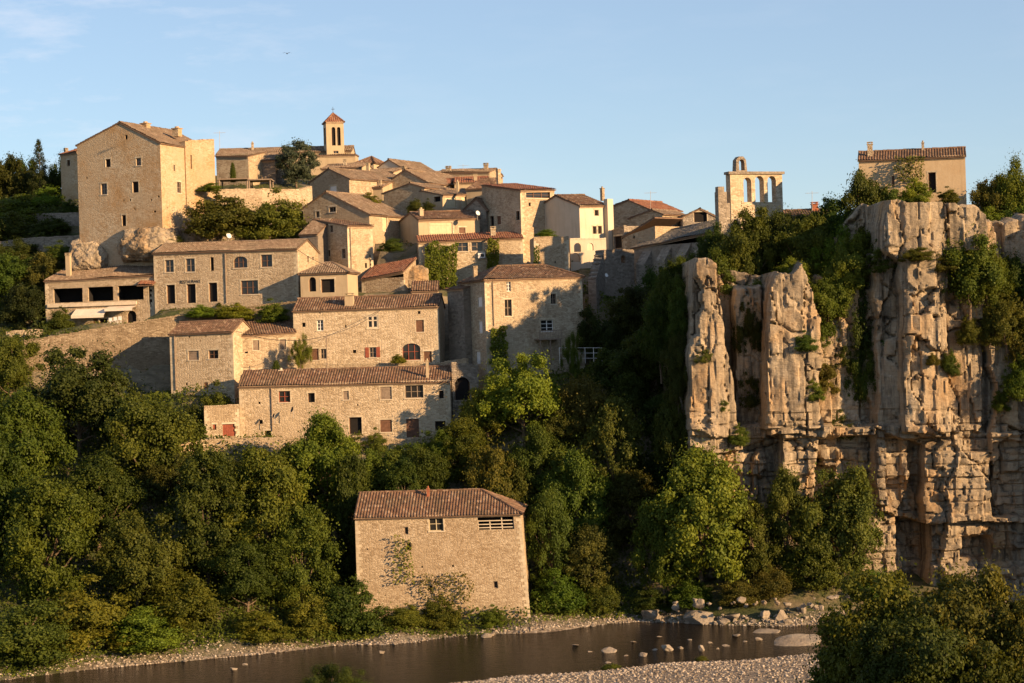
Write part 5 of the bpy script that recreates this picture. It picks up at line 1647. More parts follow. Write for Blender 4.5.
# ------------------------------------------------------------------ pebbles: beyond counting
def pebbles(name, sampler, n, smin, smax):
    base = np.array([(1, 0, 0), (-1, 0, 0), (0, 1, 0), (0, -1, 0), (0, 0, 1), (0, 0, -1)], float)
    tri = np.array([(0, 2, 4), (2, 1, 4), (1, 3, 4), (3, 0, 4), (2, 0, 5), (1, 2, 5), (3, 1, 5), (0, 3, 5)])
    x, y = sampler(n)
    z = tz(x, y)
    s_ = smin + (smax - smin) * RNG.random(n) ** 3
    th = RNG.random(n) * 6.28
    jit = 1 + RNG.uniform(-.25, .25, (n, 6, 1))
    v = base[None] * jit * np.stack([s_, s_ * RNG.uniform(.6, 1, n), s_ * RNG.uniform(.4, .7, n)], -1)[:, None, :]
    c_, sn = np.cos(th)[:, None], np.sin(th)[:, None]
    vx = v[..., 0] * c_ - v[..., 1] * sn; vy = v[..., 0] * sn + v[..., 1] * c_
    V = np.stack([vx + x[:, None], vy + y[:, None], v[..., 2] + (z + s_ * 0.15)[:, None]], -1).reshape(-1, 3)
    Fc = (tri[None] + (np.arange(n) * 6)[:, None, None]).reshape(-1, 3)
    k = NT(name + '_stone')
    at = k.add('ShaderNodeAttribute', attribute_name='tint')
    k.link(k.ramp(at.outputs['Fac'], [(0, (0.12, 0.095, 0.07)), (0.5, (0.25, 0.205, 0.16)), (1, (0.42, 0.36, 0.29))]), k.b.inputs['Base Color'])
    me = mesh_np(name, V, Fc, k.m, tint=np.repeat(RNG.random(n), 8), smooth=False)
    return tag(link(name, me), kind='stuff')
def samp_near(n):
    x = RNG.uniform(-14, 60, n); d = RNG.random(n) ** 1.3 * 24 - 0.4
    return x, near_y(x) - d
def samp_far(n):
    x = RNG.uniform(-60, 40, n); d = RNG.random(n) ** 1.7 * (1.1 + 1.8 * (x < -26) + 2.2 * (vnoise(x * .08, x * 0, seed=6) > 0.1)) - 0.4
    return x, far_y(x) + d
pebbles('gravel_bar', samp_near, 24000, 0.05, 0.21)
pebbles('shore_gravel', samp_far, 9000, 0.05, 0.22)
# ------------------------------------------------------------------ foliage
k = NT('leaf')
at = k.add('ShaderNodeAttribute', attribute_name='tint')
oi = k.add('ShaderNodeObjectInfo')
var = k.ramp(at.outputs['Fac'], [(0.0, (0.55, 0.60, 0.50)), (0.5, (1.0, 1.0, 1.0)), (1.0, (1.75, 1.50, 1.15))])
c = k.mix(1.0, oi.outputs['Color'], var, 'MULTIPLY')
k.link(c, k.b.inputs['Base Color'])
k.b.inputs['Roughness'].default_value = 0.55
k.b.inputs['Specular IOR Level'].default_value = 0.12
tr = k.add('ShaderNodeBsdfTranslucent'); ms = k.add('ShaderNodeMixShader'); ms.inputs[0].default_value = 0.36
c2 = k.mix(1.0, c, (1.5, 1.35, 0.6), 'MULTIPLY')
k.link(c2, tr.inputs['Color'])
k.link(k.b.outputs[0], ms.inputs[1]); k.link(tr.outputs[0], ms.inputs[2])
k.link(ms.outputs[0], k.n['Material Output'].inputs['Surface'])
M['leaf'] = k.m
M['bark'] = plain('bark', (0.12, 0.085, 0.055), 0.9, 0.4, 0, 5)

def leaf_quads(c, d, size, rng, aspect=0.62, flat=0.0):
    """rhombic leaves: centres c, preferred normals d"""
    n = len(c)
    r = rng.normal(size=(n, 3))
    nr = d + r * 0.75
    nr /= np.linalg.norm(nr, axis=1, keepdims=True) + 1e-9
    a = np.cross(nr, rng.normal(size=(n, 3))); a /= np.linalg.norm(a, axis=1, keepdims=True) + 1e-9
    b = np.cross(nr, a)
    s = (size * rng.uniform(.65, 1.3, n))[:, None]
    V = np.stack([c + a * s, c + b * s * aspect + nr * s * .15, c - a * s, c - b * s * aspect + nr * s * .15], 1).reshape(-1, 3)
    Fc = np.arange(n * 4).reshape(n, 4)
    return V, Fc

def tube_np(pts, rads, n=7):
    mb = MB(); mb.tube(pts, rads, n); return mb

def make_tree(kind, seed, nl):
    rng = np.random.default_rng(seed); r_ = random.Random(seed)
    cl = []
    if kind == 'broad':
        n, c0 = 150, 0.14
        for i in range(n):
            dv = rng.normal(size=3); dv /= np.linalg.norm(dv)
            rr = rng.random() ** 0.45
            lob = 1 + 0.42 * noise.noise(Vector(dv * 1.6) + Vector((seed * 3.1, 0, 0)))
            p = np.array([dv[0] * .40 * rr * lob, dv[1] * .40 * rr * lob, 0.57 + dv[2] * .40 * rr * lob])
            p[:2] *= 1.12 - 0.5 * max(0, p[2] - 0.55)
            cl.append((p, 0.028 + 0.075 * rng.random() ** 2))
    elif kind == 'tall':
        n = 150
        for i in range(n):
            t = rng.random(); z = 0.12 + 0.84 * t
            w = 0.42 * math.sin(math.pi * (0.16 + 0.80 * t)) ** 0.8 * (1 + 0.35 * noise.noise(Vector((seed * 2.3, z * 4, 0))))
            a = rng.random() * 6.283; rr = rng.random() ** 0.5
            cl.append((np.array([math.cos(a) * w * rr, math.sin(a) * w * rr, z]), 0.026 + 0.066 * rng.random() ** 2))
    elif kind == 'bush':
        n = 120
        for i in range(n):
            dv = rng.normal(size=3); dv /= np.linalg.norm(dv); dv[2] = abs(dv[2]) * 0.9
            rr = rng.random() ** 0.4
            lob = 1 + 0.35 * noise.noise(Vector(dv * 1.9) + Vector((seed * 3.1, 5, 0)))
            cl.append((np.array([dv[0] * .42 * rr * lob, dv[1] * .42 * rr * lob, 0.08 + dv[2] * .84 * rr * lob]), 0.035 + 0.085 * rng.random() ** 2))
    elif kind == 'willow':
        n = 80
        for i in range(n):
            dv = rng.normal(size=3); dv /= np.linalg.norm(dv)
            rr = rng.random() ** 0.4
            lob = 1 + 0.45 * noise.noise(Vector(dv * 2.2) + Vector((seed * 3.1, 0, 0)))
            cl.append((np.array([dv[0] * .42 * rr * lob, dv[1] * .42 * rr * lob, 0.52 + dv[2] * .44 * rr * lob]), rng.uniform(.035, .08)))
    elif kind == 'conifer':
        for i in range(90):
            t = i / 90; z = 0.10 + 0.88 * t; w = 0.42 * (1 - t) ** 0.85 + 0.01
            a = i * 2.4; rr = rng.uniform(.45, 1)
            cl.append((np.array([math.cos(a) * w * rr, math.sin(a) * w * rr, z - 0.05 * rr]), 0.03 + 0.06 * (1 - t)))
    elif kind == 'cypress':
        for i in range(50):
            t = i / 50; w = 0.34 * math.sin(math.pi * min(1, 0.12 + 0.88 * t)) ** .7
            a = i * 2.4; cl.append((np.array([math.cos(a) * w * .6, math.sin(a) * w * .6, 0.05 + .9 * t]), 0.16 * (1 - .5 * t)))
    elif kind == 'round':      # dense rounded conifer
        for i in range(90):
            dv = rng.normal(size=3); dv /= np.linalg.norm(dv); rr = rng.random() ** .35
            z = 0.50 + dv[2] * .44 * rr
            w = 0.40 * (1.12 - 0.55 * max(0, z - .4))
            cl.append((np.array([dv[0] * w * rr, dv[1] * w * rr, z]), rng.uniform(.04, .085)))
    w = np.array([c[1] ** 2 for c in cl]); w /= w.sum()
    ids = rng.choice(len(cl), nl, p=w)
    C = np.array([c[0] for c in cl])[ids]; R = np.array([c[1] for c in cl])[ids]
    d = rng.normal(size=(nl, 3)); d /= np.linalg.norm(d, axis=1, keepdims=True)
    rad = rng.random(nl) ** 0.40
    ell = np.array([1.25, 1.25, 0.80]) if kind not in ('conifer', 'willow') else (np.array([1.3, 1.3, .5]) if kind == 'conifer' else np.array([1.0, 1.0, 1.5]))
    if kind in ('broad', 'tall'): ell = np.array([1.15, 1.15, 1.0])
    pos = C + d * (R * rad)[:, None] * ell
    # stray twigs breaking the outline
    st = rng.random(nl) < 0.16
    pos[st] += d[st] * (R[st] * rng.uniform(.3, 1.5, st.sum()))[:, None]
    pos[:, 2] = np.clip(pos[:, 2], 0.0, None)
    size = {'broad': .0130, 'tall': .0122, 'bush': .0165, 'willow': .0108, 'conifer': .014, 'cypress': .028, 'round': .018}[kind]
    outd = pos - np.array([0, 0, 0.5]); outd /= np.linalg.norm(outd, axis=1, keepdims=True) + 1e-9
    nrm = d * 0.6 + outd * 0.5 + np.array([0, 0, .35])
    V, Fc = leaf_quads(pos, nrm, np.full(nl, size), rng, 0.34 if kind in ('willow', 'conifer') else 0.62)
    ct = rng.random(len(cl))
    tint = np.clip(0.45 * ct[ids] + 0.30 * rng.random(nl) + 0.12, 0, 1)
    crown = mesh_np('crown', V, Fc, M['leaf'], tint=tint)
    mb = MB()
    top = 0.62 if kind not in ('conifer', 'cypress') else 0.92
    pts = [Vector((0.015 * math.sin(z * 7 + seed), 0.015 * math.cos(z * 5 + seed), z)) for z in np.linspace(-0.04, top, 8)]
    mb.tube(pts, list(np.linspace(0.024, 0.006, 8)), 8)
    big = sorted(cl, key=lambda c: -c[1])[:16]
    for p, r in big:
        if kind in ('conifer', 'cypress'): break
        z0 = min(0.55, max(0.10, p[2] * 0.45)); s0 = Vector((0.015 * math.sin(z0 * 7 + seed), 0.015 * math.cos(z0 * 5 + seed), z0)); e0 = Vector(p)
        mid = s0.lerp(e0, .5) + Vector((r_.uniform(-.03, .03), r_.uniform(-.03, .03), -0.03))
        mb.tube([s0, mid, e0], [0.010, 0.007, 0.003], 5)
    tmp = mb.build('trunk', M['bark'])
    trunk = tmp.data
    bpy.data.objects.remove(tmp)
    return crown, trunk

PT = {}
for kind, seeds, nl in (('broad', (1, 2, 3, 4, 5, 6), 42000), ('tall', (11, 12, 13), 42000), ('bush', (21, 22, 23, 24), 21000), ('willow', (31, 32, 33), 46000), ('conifer', (41,), 16000), ('cypress', (51,), 5000), ('round', (61,), 16000)):
    PT[kind] = [make_tree(kind, s_, nl) for s_ in seeds]

GREEN = {'dark': (.046, .062, .011), 'mid': (.066, .088, .013), 'bright': (.100, .128, .016), 'yellow': (.122, .138, .017), 'olive': (.084, .094, .017), 'brown': (.090, .086, .019),
         'grey': (.074, .082, .046), 'deep': (.030, .041, .009), 'lime': (.126, .155, .018)}
_cnt = {}
def tree(px, pyt, w, Y, kind, col, label, pyb=None, group=None, cat=None):
    if pyb is None and kind != 'cypress':      # stand far enough down the slope to be a whole tree
        want = (0.55 if kind == 'bush' else 0.95) * w * Y / F
        for k_ in range(16):
            pt_ = P(px, pyt, Y)
            if Y < 172 or pt_.z - float(tz(pt_.x, Y)) >= want or Y < float(far_y(pt_.x)) + 3.5:
                break
            Y -= 1.0
    ptop = P(px, pyt, Y)
    z0 = P(px, pyb, Y).z if pyb is not None else float(tz(ptop.x, Y)) - 0.2
    h = ptop.z - z0
    if h < 0.8:
        print('LOW TREE', px, pyt, h); h = max(h, 0.8); z0 = ptop.z - h
    if h > 24: print('HIGH TREE', px, pyt, h)
    m_ = Y / F
    _cnt[kind] = _cnt.get(kind, 0) + 1
    cr_, tk = PT[kind][_cnt[kind] % len(PT[kind])]
    name = {'broad': 'broadleaf_tree', 'tall': 'tall_tree', 'bush': 'shrub', 'willow': 'willow_tree', 'conifer': 'conifer_tree', 'cypress': 'cypress_tree', 'round': 'round_conifer'}[kind]
    rt = thing(name, (ptop.x, Y, z0), label, cat or ('shrub' if kind == 'bush' else 'tree'), group)
    ws = w * m_ * 1.06
    rt.scale = (ws, ws, h)
    rt.rotation_euler = (0, 0, random.uniform(0, 6.28))
    c_ = GREEN[col] if isinstance(col, str) else col
    j = [random.uniform(.85, 1.18) for _ in range(3)]
    for nm, me in (('trunk', tk), ('crown', cr_)):
        o = bpy.data.objects.new(nm, me); COL.objects.link(o); o.parent = rt
        if nm == 'crown':
            o.color = (c_[0] * j[0], c_[1] * j[1], c_[2] * j[2], 1)
    return rt

FG, HG, CG, VG = 'trees of the riverside wood', 'trees on the wooded slope', 'trees rooted on the cliff', 'trees and shrubs among the houses'
T = [
 # left riverside wood
 (75, 345, 112, 209, 'broad', 'dark', 'big dark rounded tree standing below the left end of the ramp wall', None, FG),
 (22, 394, 110, 199, 'tall', 'mid', 'broad tree at the left edge, its crown just under the big dark rounded tree', None, FG),
 (148, 388, 104, 213, 'broad', 'mid', 'lush green tree right under the shadow on the ramp wall', None, FG),
 (98, 455, 100, 197, 'tall', 'dark', 'dark tall tree below the lush green ramp wall tree', None, FG),
 (205, 452, 104, 193, 'tall', 'dark', 'very tall dark tree left of the brownish crown in the riverside wood', None, FG),
 (262, 450, 104, 195, 'tall', 'olive', 'tree with a wide brownish olive crown below the garage wall', None, FG),
 (322, 413, 84, 205, 'tall', 'bright', 'bushy green tree hiding the foot of the long house', None, FG),
 (352, 455, 60, 201, 'tall', 'dark', 'narrow dark tree between the mill like house and the brownish crown', None, FG),
 (45, 480, 112, 186, 'tall', 'mid', 'tall green tree low on the bank at the left edge', None, FG),
 (-14, 440, 110, 190, 'tall', 'dark', 'dark tree cut off by the left edge of the view', None, FG),
 (135, 515, 90, 187, 'broad', 'mid', 'mid green tree low on the bank below the dark tall tree', None, FG),
 (300, 505, 88, 193, 'tall', 'mid', 'slim green tree below the bushy tree of the long house', None, FG),
 (245, 535, 80, 189, 'broad', 'dark', 'dark low tree in front of the brownish crowned tree', None, FG),
 (180, 560, 80, 185, 'bush', 'mid', 'wide leafy shrub below the very tall dark tree', None, FG),
 (85, 575, 100, 180, 'bush', 'bright', 'bright green shrub on the bank above the left gravel', None, FG),
 (25, 590, 100, 176, 'bush', 'mid', 'large shrub at the left edge just above the water', None, FG),
 (142, 598, 84, 181, 'bush', 'bright', 'vine clad shrub on the bank right of the bright green shrub', None, FG),
 (350, 568, 76, 190, 'bush', 'dark', 'dark rounded shrub against the left corner of the mill like house', None, FG),
 (308, 585, 60, 188, 'bush', 'bright', 'light green shrub left of the dark rounded shrub', None, FG),
 (262, 605, 60, 186, 'bush', 'bright', 'low light green shrub on the shore below the dark low tree', None, FG),
 (441, 590, 46, 191.5, 'bush', 'mid', 'green bush growing at the front wall of the mill like house', None, FG),
 (405, 600, 46, 191, 'bush', 'bright', 'small bush between the dark rounded shrub and the front wall bush', None, FG),
 (492, 604, 30, 192, 'bush', 'bright', 'low weedy bush near the right foot of the mill like house', None, FG),
 (292, 440, 60, 205, 'broad', 'mid', 'green tree hiding the terrace wall between the garage and the long house door', None, FG),
 (252, 452, 58, 204, 'broad', 'dark', 'dark tree right under the garage', None, FG),
 (408, 442, 46, 208, 'broad', 'mid', 'green tree under the brown plank door of the long house', None, FG),
 (376, 446, 44, 207, 'broad', 'bright', 'bright green tree right of the bushy tree hiding the long house foot', None, FG),
 (440, 430, 44, 210, 'broad', 'mid', 'green tree at the lower right corner of the long house', None, FG),
 (900, 590, 50, 198, 'bush', 'mid', 'shrub on the cliff foot seen just over the left foreground bush', None, FG),
 (935, 588, 40, 199, 'bush', 'olive', 'olive shrub on the cliff foot seen over the foreground bush', None, FG),
 (690, 572, 50, 199, 'bush', 'mid', 'low shrub under the bright leafy riverside tree, left of its trunk', None, FG),
 (738, 574, 46, 199.5, 'bush', 'olive', 'low olive shrub right of the trunk of the bright leafy riverside tree', None, FG),
 (652, 584, 44, 200, 'bush', 'dark', 'dark low shrub above the dark leaning block at the water edge', None, FG),
 # left, higher up
 (8, 330, 60, 224, 'broad', 'mid', 'small tree at the left edge in front of the niche wall', None, VG),
 (250, 205, 44, 249.5, 'bush', 'bright', 'bright green shrub between the olive brown keep shrub and the drooping bush', 240, VG),
 (172, 232, 24, 246, 'bush', 'olive', 'dry tuft on the rocks under the right wall of the keep', 244, VG),
 (338, 222, 16, 246, 'bush', 'mid', 'small green shrub between the townhouse and the wide gabled house', 236, VG),
 (390, 236, 26, 243, 'bush', 'mid', 'green shrub in the shady yard left of the ivy house', 252, VG),
 (300, 206, 24, 255, 'bush', 'mid', 'green shrub on the terrace left of the wide gabled house', 222, VG),
 (60, 302, 32, 240.5, 'bush', 'mid', 'dense green shrub at the corner of the three bay terrace wing', None, VG),
 (218, 380, 46, 218, 'bush', 'mid', 'green shrub at the foot of the square cottage', None, VG),
 (195, 398, 30, 216, 'bush', 'dark', 'dark shrub left of the cottage foot shrub', None, VG),
 (38, 134, 42, 278, 'conifer', 'deep', 'tall dark spire shaped conifer on the left skyline', 228, VG),
 (6, 152, 58, 282, 'broad', 'dark', 'dark round tree on the skyline at the left edge', 235, VG),
 (60, 160, 44, 284, 'broad', 'dark', 'dark tree directly right of the spire shaped conifer', 235, VG),
 (24, 158, 46, 288, 'broad', 'dark', 'dark tree behind and left of the spire shaped conifer', 235, VG),
 (22, 188, 72, 270, 'bush', 'bright', 'light green feathery shrub above the upper garden wall', 226, VG),
 (6, 210, 60, 262, 'broad', 'dark', 'dark tree before the left end of the upper garden wall', 262, VG),
 (52, 213, 40, 265, 'bush', 'dark', 'dark shrub in front of the upper garden wall', None, VG),
 (40, 254, 60, 250, 'broad', 'olive', 'olive tree in front of the lower garden wall', 300, VG),
 (6, 250, 64, 250, 'broad', 'mid', 'tree at the left edge below the lower garden wall', 310, VG),
 (26, 282, 56, 244, 'broad', 'deep', 'dark tree above the niche wall and left of the terrace wing', 342, VG),
 (16, 240, 50, 256, 'broad', 'dark', 'dark tree between the two shaded garden walls', 275, VG),
 (60, 240, 36, 252, 'bush', 'mid', 'green shrub right of the olive tree by the lower garden wall', 262, VG),
 (44, 182, 40, 272, 'bush', 'bright', 'light shrub right of the feathery shrub above the upper garden wall', 216, VG),
 (70, 196, 20, 268, 'bush', 'dark', 'dark shrub at the foot of the small ruined tower', 216, VG),
 (218, 184, 78, 247, 'bush', 'olive', 'wide olive brown shrub on the rocks beside the keep', 240, VG),
 (276, 188, 66, 248, 'bush', 'bright', 'fresh green drooping bush right of the olive brown keep shrub', 242, VG),
 (209, 181, 26, 252, 'bush', 'bright', 'small bright hedge under the keep wing wall', 192, VG),
 (232.5, 162, 9, 264, 'cypress', 'mid', 'tiny slim cypress behind the pergola', 182, VG),
 (295, 138, 44, 272, 'round', 'grey', 'grey green rounded conifer left of the bell tower', 186, VG),
 (369, 189, 27, 257, 'bush', 'bright', 'round bright shrub below the large gabled house', 210, VG),
 (415, 196, 20, 254, 'bush', 'mid', 'green shrub in front of the blind barn wall', 214, VG),
 (428, 198, 14, 254, 'bush', 'dark', 'dark little shrub right of the barn wall shrub', 214, VG),
 (546, 228, 24, 239, 'bush', 'bright', 'potted greenery on top of the bare stone block', 238, VG),
 (200, 302, 34, 231, 'bush', 'lime', 'yellowish weedy bush on the bank under the restaurant doors', 318, VG),
 (235, 300, 46, 231, 'bush', 'lime', 'green weedy hedge below the restaurant wall', 320, VG),
 (272, 298, 38, 230.5, 'bush', 'bright', 'dark green hedge end beside the broad house gable', 324, VG),
 (219, 301, 7, 238, 'bush', 'mid', 'round potted plant beside the right restaurant door', 307, VG),
 (300, 335, 26, 223.5, 'willow', 'yellow', 'thin yellowish climbing shrub on the left corner of the broad house', 372, VG),
 (276, 360, 12, 221, 'cypress', 'mid', 'small conical shrub behind the long house roof', 374, VG),
 (398, 352, 16, 223, 'bush', 'yellow', 'leafy shrub left of the large arched opening', 364, VG),
 (358, 428, 22, 212.5, 'bush', 'mid', 'small shrub at the long house doorway steps', None, VG),
 (376, 427, 24, 212, 'bush', 'bright', 'rounded shrub under the closed brown shutter of the long house', None, VG),
 # wooded slope between the houses and the cliff
 (522, 352, 88, 216, 'broad', 'lime', 'bright yellow green tree under the balcony house', None, HG),
 (486, 385, 60, 214, 'broad', 'yellow', 'yellow green tree left of the bright tree under the balcony house', None, HG),
 (462, 418, 64, 210, 'tall', 'mid', 'green tree at the right end of the long house', None, HG),
 (425, 448, 60, 207, 'broad', 'dark', 'dark tree below the long house door', None, HG),
 (385, 440, 56, 207, 'bush', 'mid', 'mid green shrub left of the dark tree below the long house door', None, HG),
 (490, 438, 66, 205, 'broad', 'olive', 'olive tinted tree above the ridge of the mill like house roof', None, HG),
 (538, 425, 66, 207, 'tall', 'mid', 'mid green tree directly under the bright yellow green tree', None, HG),
 (584, 374, 62, 210, 'broad', 'olive', 'golden olive tree on the slope right of the bright yellow green tree', None, HG),
 (612, 398, 76, 206, 'tall', 'olive', 'tall olive green tree in the middle of the wooded slope', None, HG),
 (644, 330, 56, 222, 'broad', 'dark', 'dark round tree catching light below the rampart', None, HG),
 (660, 395, 56, 213, 'tall', 'dark', 'dark tree in the shade left of the first cliff pillar', None, HG),
 (575, 450, 74, 203, 'tall', 'mid', 'dark leafy tree in the centre of the slope above the mill like house', None, HG),
 (630, 470, 74, 204, 'tall', 'dark', 'very dark tree in the hollow left of the riverside willow', None, HG),
 (548, 490, 56, 199, 'tall', 'mid', 'green tree right behind the right corner of the mill like house', None, HG),
 (590, 525, 66, 199, 'tall', 'olive', 'leafy tree low on the slope right of the mill like house', None, HG),
 (555, 560, 56, 196, 'bush', 'mid', 'leafy shrub at the right foot of the mill like house', None, HG),
 (600, 575, 40, 197, 'bush', 'mid', 'shrub on the shore gravel right of the mill like house', None, HG),
 (508, 462, 52, 205, 'broad', 'mid', 'green tree peeking over the right end of the mill like house roof', None, HG),
 (404, 460, 50, 204, 'tall', 'dark', 'dark tree behind the small mossy outbuilding', None, HG),
 (640, 285, 52, 229, 'broad', 'deep', 'dark tree below the old church wall', None, HG),
 (606, 320, 48, 224, 'broad', 'deep', 'dark tree right of the white terrace railing', None, HG),
 (672, 290, 44, 225, 'broad', 'deep', 'dark tree left of the top of the first cliff pillar', None, HG),
 (652, 266, 46, 231, 'broad', 'dark', 'dark tree standing against the buttressed church wall', None, HG),
 (690, 256, 40, 226, 'broad', 'mid', 'green tree at the right end of the buttressed church wall', None, HG),
 (622, 288, 36, 228, 'bush', 'dark', 'dark shrub at the foot of the rampart below the arched garden wall', None, HG),
 (712, 248, 34, 220, 'broad', 'dark', 'dark tree between the church wall and the first pillar top', None, HG),
 (572, 330, 22, 219, 'willow', 'olive', 'thin leafy sapling beside the balcony', None, HG),
 (616, 345, 60, 219, 'broad', 'dark', 'dark shaded tree right below the white terrace railing', None, HG),
 (590, 300, 30, 226, 'bush', 'deep', 'dark shrub at the right corner of the balcony house', 352, HG),
 (686, 320, 44, 214, 'tall', 'deep', 'dark narrow tree pressed against the shaded side of the first pillar', None, HG),
 (560, 400, 50, 212, 'broad', 'mid', 'green tree between the golden olive tree and the bright yellow green tree', None, HG),
 (664, 445, 54, 207, 'broad', 'deep', 'very dark tree at the foot of the first pillar on its shaded side', None, HG),
 (630, 372, 48, 214, 'broad', 'dark', 'dark tree between the golden olive tree and the first cliff pillar', None, HG),
 (165, 445, 60, 206, 'broad', 'dark', 'dark tree below the left end of the yard wall', None, FG),
 (120, 395, 60, 216, 'broad', 'dark', 'dark tree between the big rounded tree and the lush ramp wall tree', None, FG),
 # foot of the cliff
 (698, 448, 122, 197, 'tall', 'bright', 'bright leafy riverside tree before the first two cliff pillars', None, FG),
 (662, 500, 60, 197, 'broad', 'mid', 'green tree filling in left of the bright leafy riverside tree', None, FG),
 (752, 500, 62, 197.5, 'tall', 'mid', 'slender green tree right of the bright leafy riverside tree', None, FG),
 (785, 470, 56, 198, 'tall', 'olive', 'thin olive tree in front of the lower cliff', None, FG),
 (840, 468, 92, 197, 'broad', 'olive', 'feathery olive brown tree before the main cliff buttress', None, FG),
 (812, 520, 60, 196, 'bush', 'mid', 'low leafy shrub between the two olive trees at the cliff foot', None, FG),
 (770, 560, 44, 195, 'bush', 'olive', 'small shrub above the heaped rocks', None, FG),
 (870, 560, 50, 196, 'bush', 'mid', 'shrub at the cliff foot behind the big foreground bush', None, FG),
 # on the cliff
 (798, 210, 50, 216, 'broad', 'dark', 'dark tree on the cliff top in front of the hidden tiled house', 280, CG),
 (740, 235, 60, 214, 'broad', 'dark', 'dark tree at the head of the first gully', 330, CG),
 (714, 226, 40, 216, 'broad', 'dark', 'dark tree beside the pillar of the bell gable', 290, CG),
 (840, 255, 66, 209, 'broad', 'dark', 'dark tree filling the head of the second gully', 360, CG),
 (872, 215, 46, 206, 'broad', 'mid', 'green tree over the left shoulder of the main buttress', 300, CG),
 (747, 209, 62, 210, 'broad', 'mid', 'green tree leaning below the bell gable', 300, CG),
 (779, 205, 56, 213, 'broad', 'dark', 'dark tree between the bell gable and the second cliff pillar', 290, CG),
 (722, 238, 44, 208, 'bush', 'mid', 'shrub on top of the first cliff pillar', 300, CG),
 (757, 270, 40, 206, 'bush', 'olive', 'bushy plant hanging in the gully between the first two pillars', 330, CG),
 (806, 212, 62, 209, 'broad', 'mid', 'green tree at the top of the second cliff pillar', 300, CG),
 (838, 232, 62, 207, 'broad', 'bright', 'lighter green tree in the middle of the cliff top greenery', 330, CG),
 (835, 195, 60, 212, 'broad', 'dark', 'dark tree on the cliff top behind the lighter green tree', 280, CG),
 (866, 165, 54, 211, 'broad', 'mid', 'tall tree crowding the left end of the cliff house', 270, CG),
 (852, 280, 56, 204.5, 'broad', 'dark', 'dark tree clinging to the gully left of the main buttress', 380, CG),
 (815, 300, 40, 203.5, 'bush', 'mid', 'shrub hanging from the right side of the second pillar', 350, CG),
 (822, 350, 34, 203, 'bush', 'olive', 'small olive shrub lower on the right side of the second pillar', 395, CG),
 (846, 330, 34, 204, 'bush', 'dark', 'dark shrub deep in the gully between the second pillar and the buttress', 370, CG),
 (914, 172, 34, 210, 'bush', 'lime', 'yellow green bamboo clump in front of the cliff house', 206, CG),
 (890, 180, 34, 210, 'bush', 'olive', 'olive shrub between the cliff house corner and the bamboo clump', 214, CG),
 (948, 186, 26, 210, 'bush', 'olive', 'little olive shrub right of the cliff house door', 204, CG),
 (968, 226, 74, 200.5, 'broad', 'olive', 'spreading tree growing on the ledge below the cliff top boulder', 320, CG),
 (940, 250, 30, 199.5, 'bush', 'olive', 'tufted shrub on the ledge left of the spreading ledge tree', 272, CG),
 (992, 174, 54, 212, 'broad', 'olive', 'thin airy tree right of the cliff house', 250, CG),
 (1018, 162, 50, 211, 'broad', 'yellow', 'sunlit airy tree at the right edge above the cliff', 250, CG),
 (990, 200, 44, 207, 'bush', 'bright', 'rounded light green shrub right of the cliff top boulder', 240, CG),
 (1022, 205, 56, 207, 'broad', 'mid', 'green tree at the right edge on the cliff top', 290, CG),
 (1010, 245, 50, 203, 'broad', 'dark', 'dark tree overhanging the right part of the cliff', 330, CG),
 (1022, 300, 46, 201.5, 'bush', 'olive', 'dry olive shrub hanging on the right part of the cliff', 370, CG),
 (672, 258, 46, 209, 'broad', 'dark', 'dark tree covering the left flank of the first pillar at its very top', 335, CG),
 (658, 290, 46, 208, 'broad', 'dark', 'dark tree left of the shrub beside the first pillar top', 380, CG),
 (676, 330, 34, 203, 'broad', 'dark', 'dark tree hugging the left flank of the first pillar halfway up', 420, CG),
 (672, 395, 40, 203, 'broad', 'dark', 'dark tree hugging the left flank of the first pillar near its foot', 480, CG),
 (678, 275, 30, 204, 'bush', 'mid', 'green shrub beside the top of the first pillar on its left', 340, CG),
 (746, 300, 34, 204, 'broad', 'dark', 'dark tree deep in the first gully, upper one', 370, CG),
 (750, 360, 30, 204, 'bush', 'dark', 'dark shrub deep in the first gully, lower one', 410, CG),
 (790, 250, 46, 204, 'bush', 'bright', 'bright shrub draped over the top of the second pillar', 296, CG),
 (826, 268, 54, 203, 'broad', 'mid', 'green tree draped over the right shoulder of the second pillar', 340, CG),
 (850, 235, 50, 204, 'broad', 'bright', 'bright tree in the upper second gully', 310, CG),
 (858, 340, 40, 204, 'broad', 'mid', 'green tree in the lower second gully', 420, CG),
 (838, 400, 34, 204, 'bush', 'dark', 'dark shrub at the bottom of the second gully', 440, CG),
 (880, 238, 36, 202, 'bush', 'mid', 'green shrub on the left shoulder of the main buttress', 275, CG),
 (915, 245, 40, 198.5, 'bush', 'olive', 'thin olive shrub on the narrow ledge under the cliff top block', 262, CG),
 (985, 250, 50, 201, 'broad', 'mid', 'green tree on the ledge right of the spreading ledge tree', 320, CG),
 (1005, 290, 54, 201, 'broad', 'olive', 'olive tree hanging over the right part of the cliff', 360, CG),
 (1020, 345, 40, 200, 'bush', 'mid', 'green shrub at the right edge halfway down the cliff', 400, CG),
 (968, 310, 26, 200.5, 'bush', 'mid', 'green shrub under the trunk of the spreading ledge tree', 345, CG),
 (805, 330, 26, 199.5, 'bush', 'mid', 'green creeper tuft on the lit face of the second pillar', 352, CG),
 (814, 375, 24, 200, 'bush', 'bright', 'bright creeper tuft low on the right edge of the second pillar', 402, CG),
 (703, 342, 22, 199.5, 'bush', 'olive', 'small olive tuft on the face of the first pillar', 364, CG),
 (738, 420, 24, 200, 'bush', 'mid', 'small shrub on the ledge in the first gully', 446, CG),
 (722, 395, 16, 199.5, 'bush', 'mid', 'little tuft on the right side of the first pillar', 412, CG),
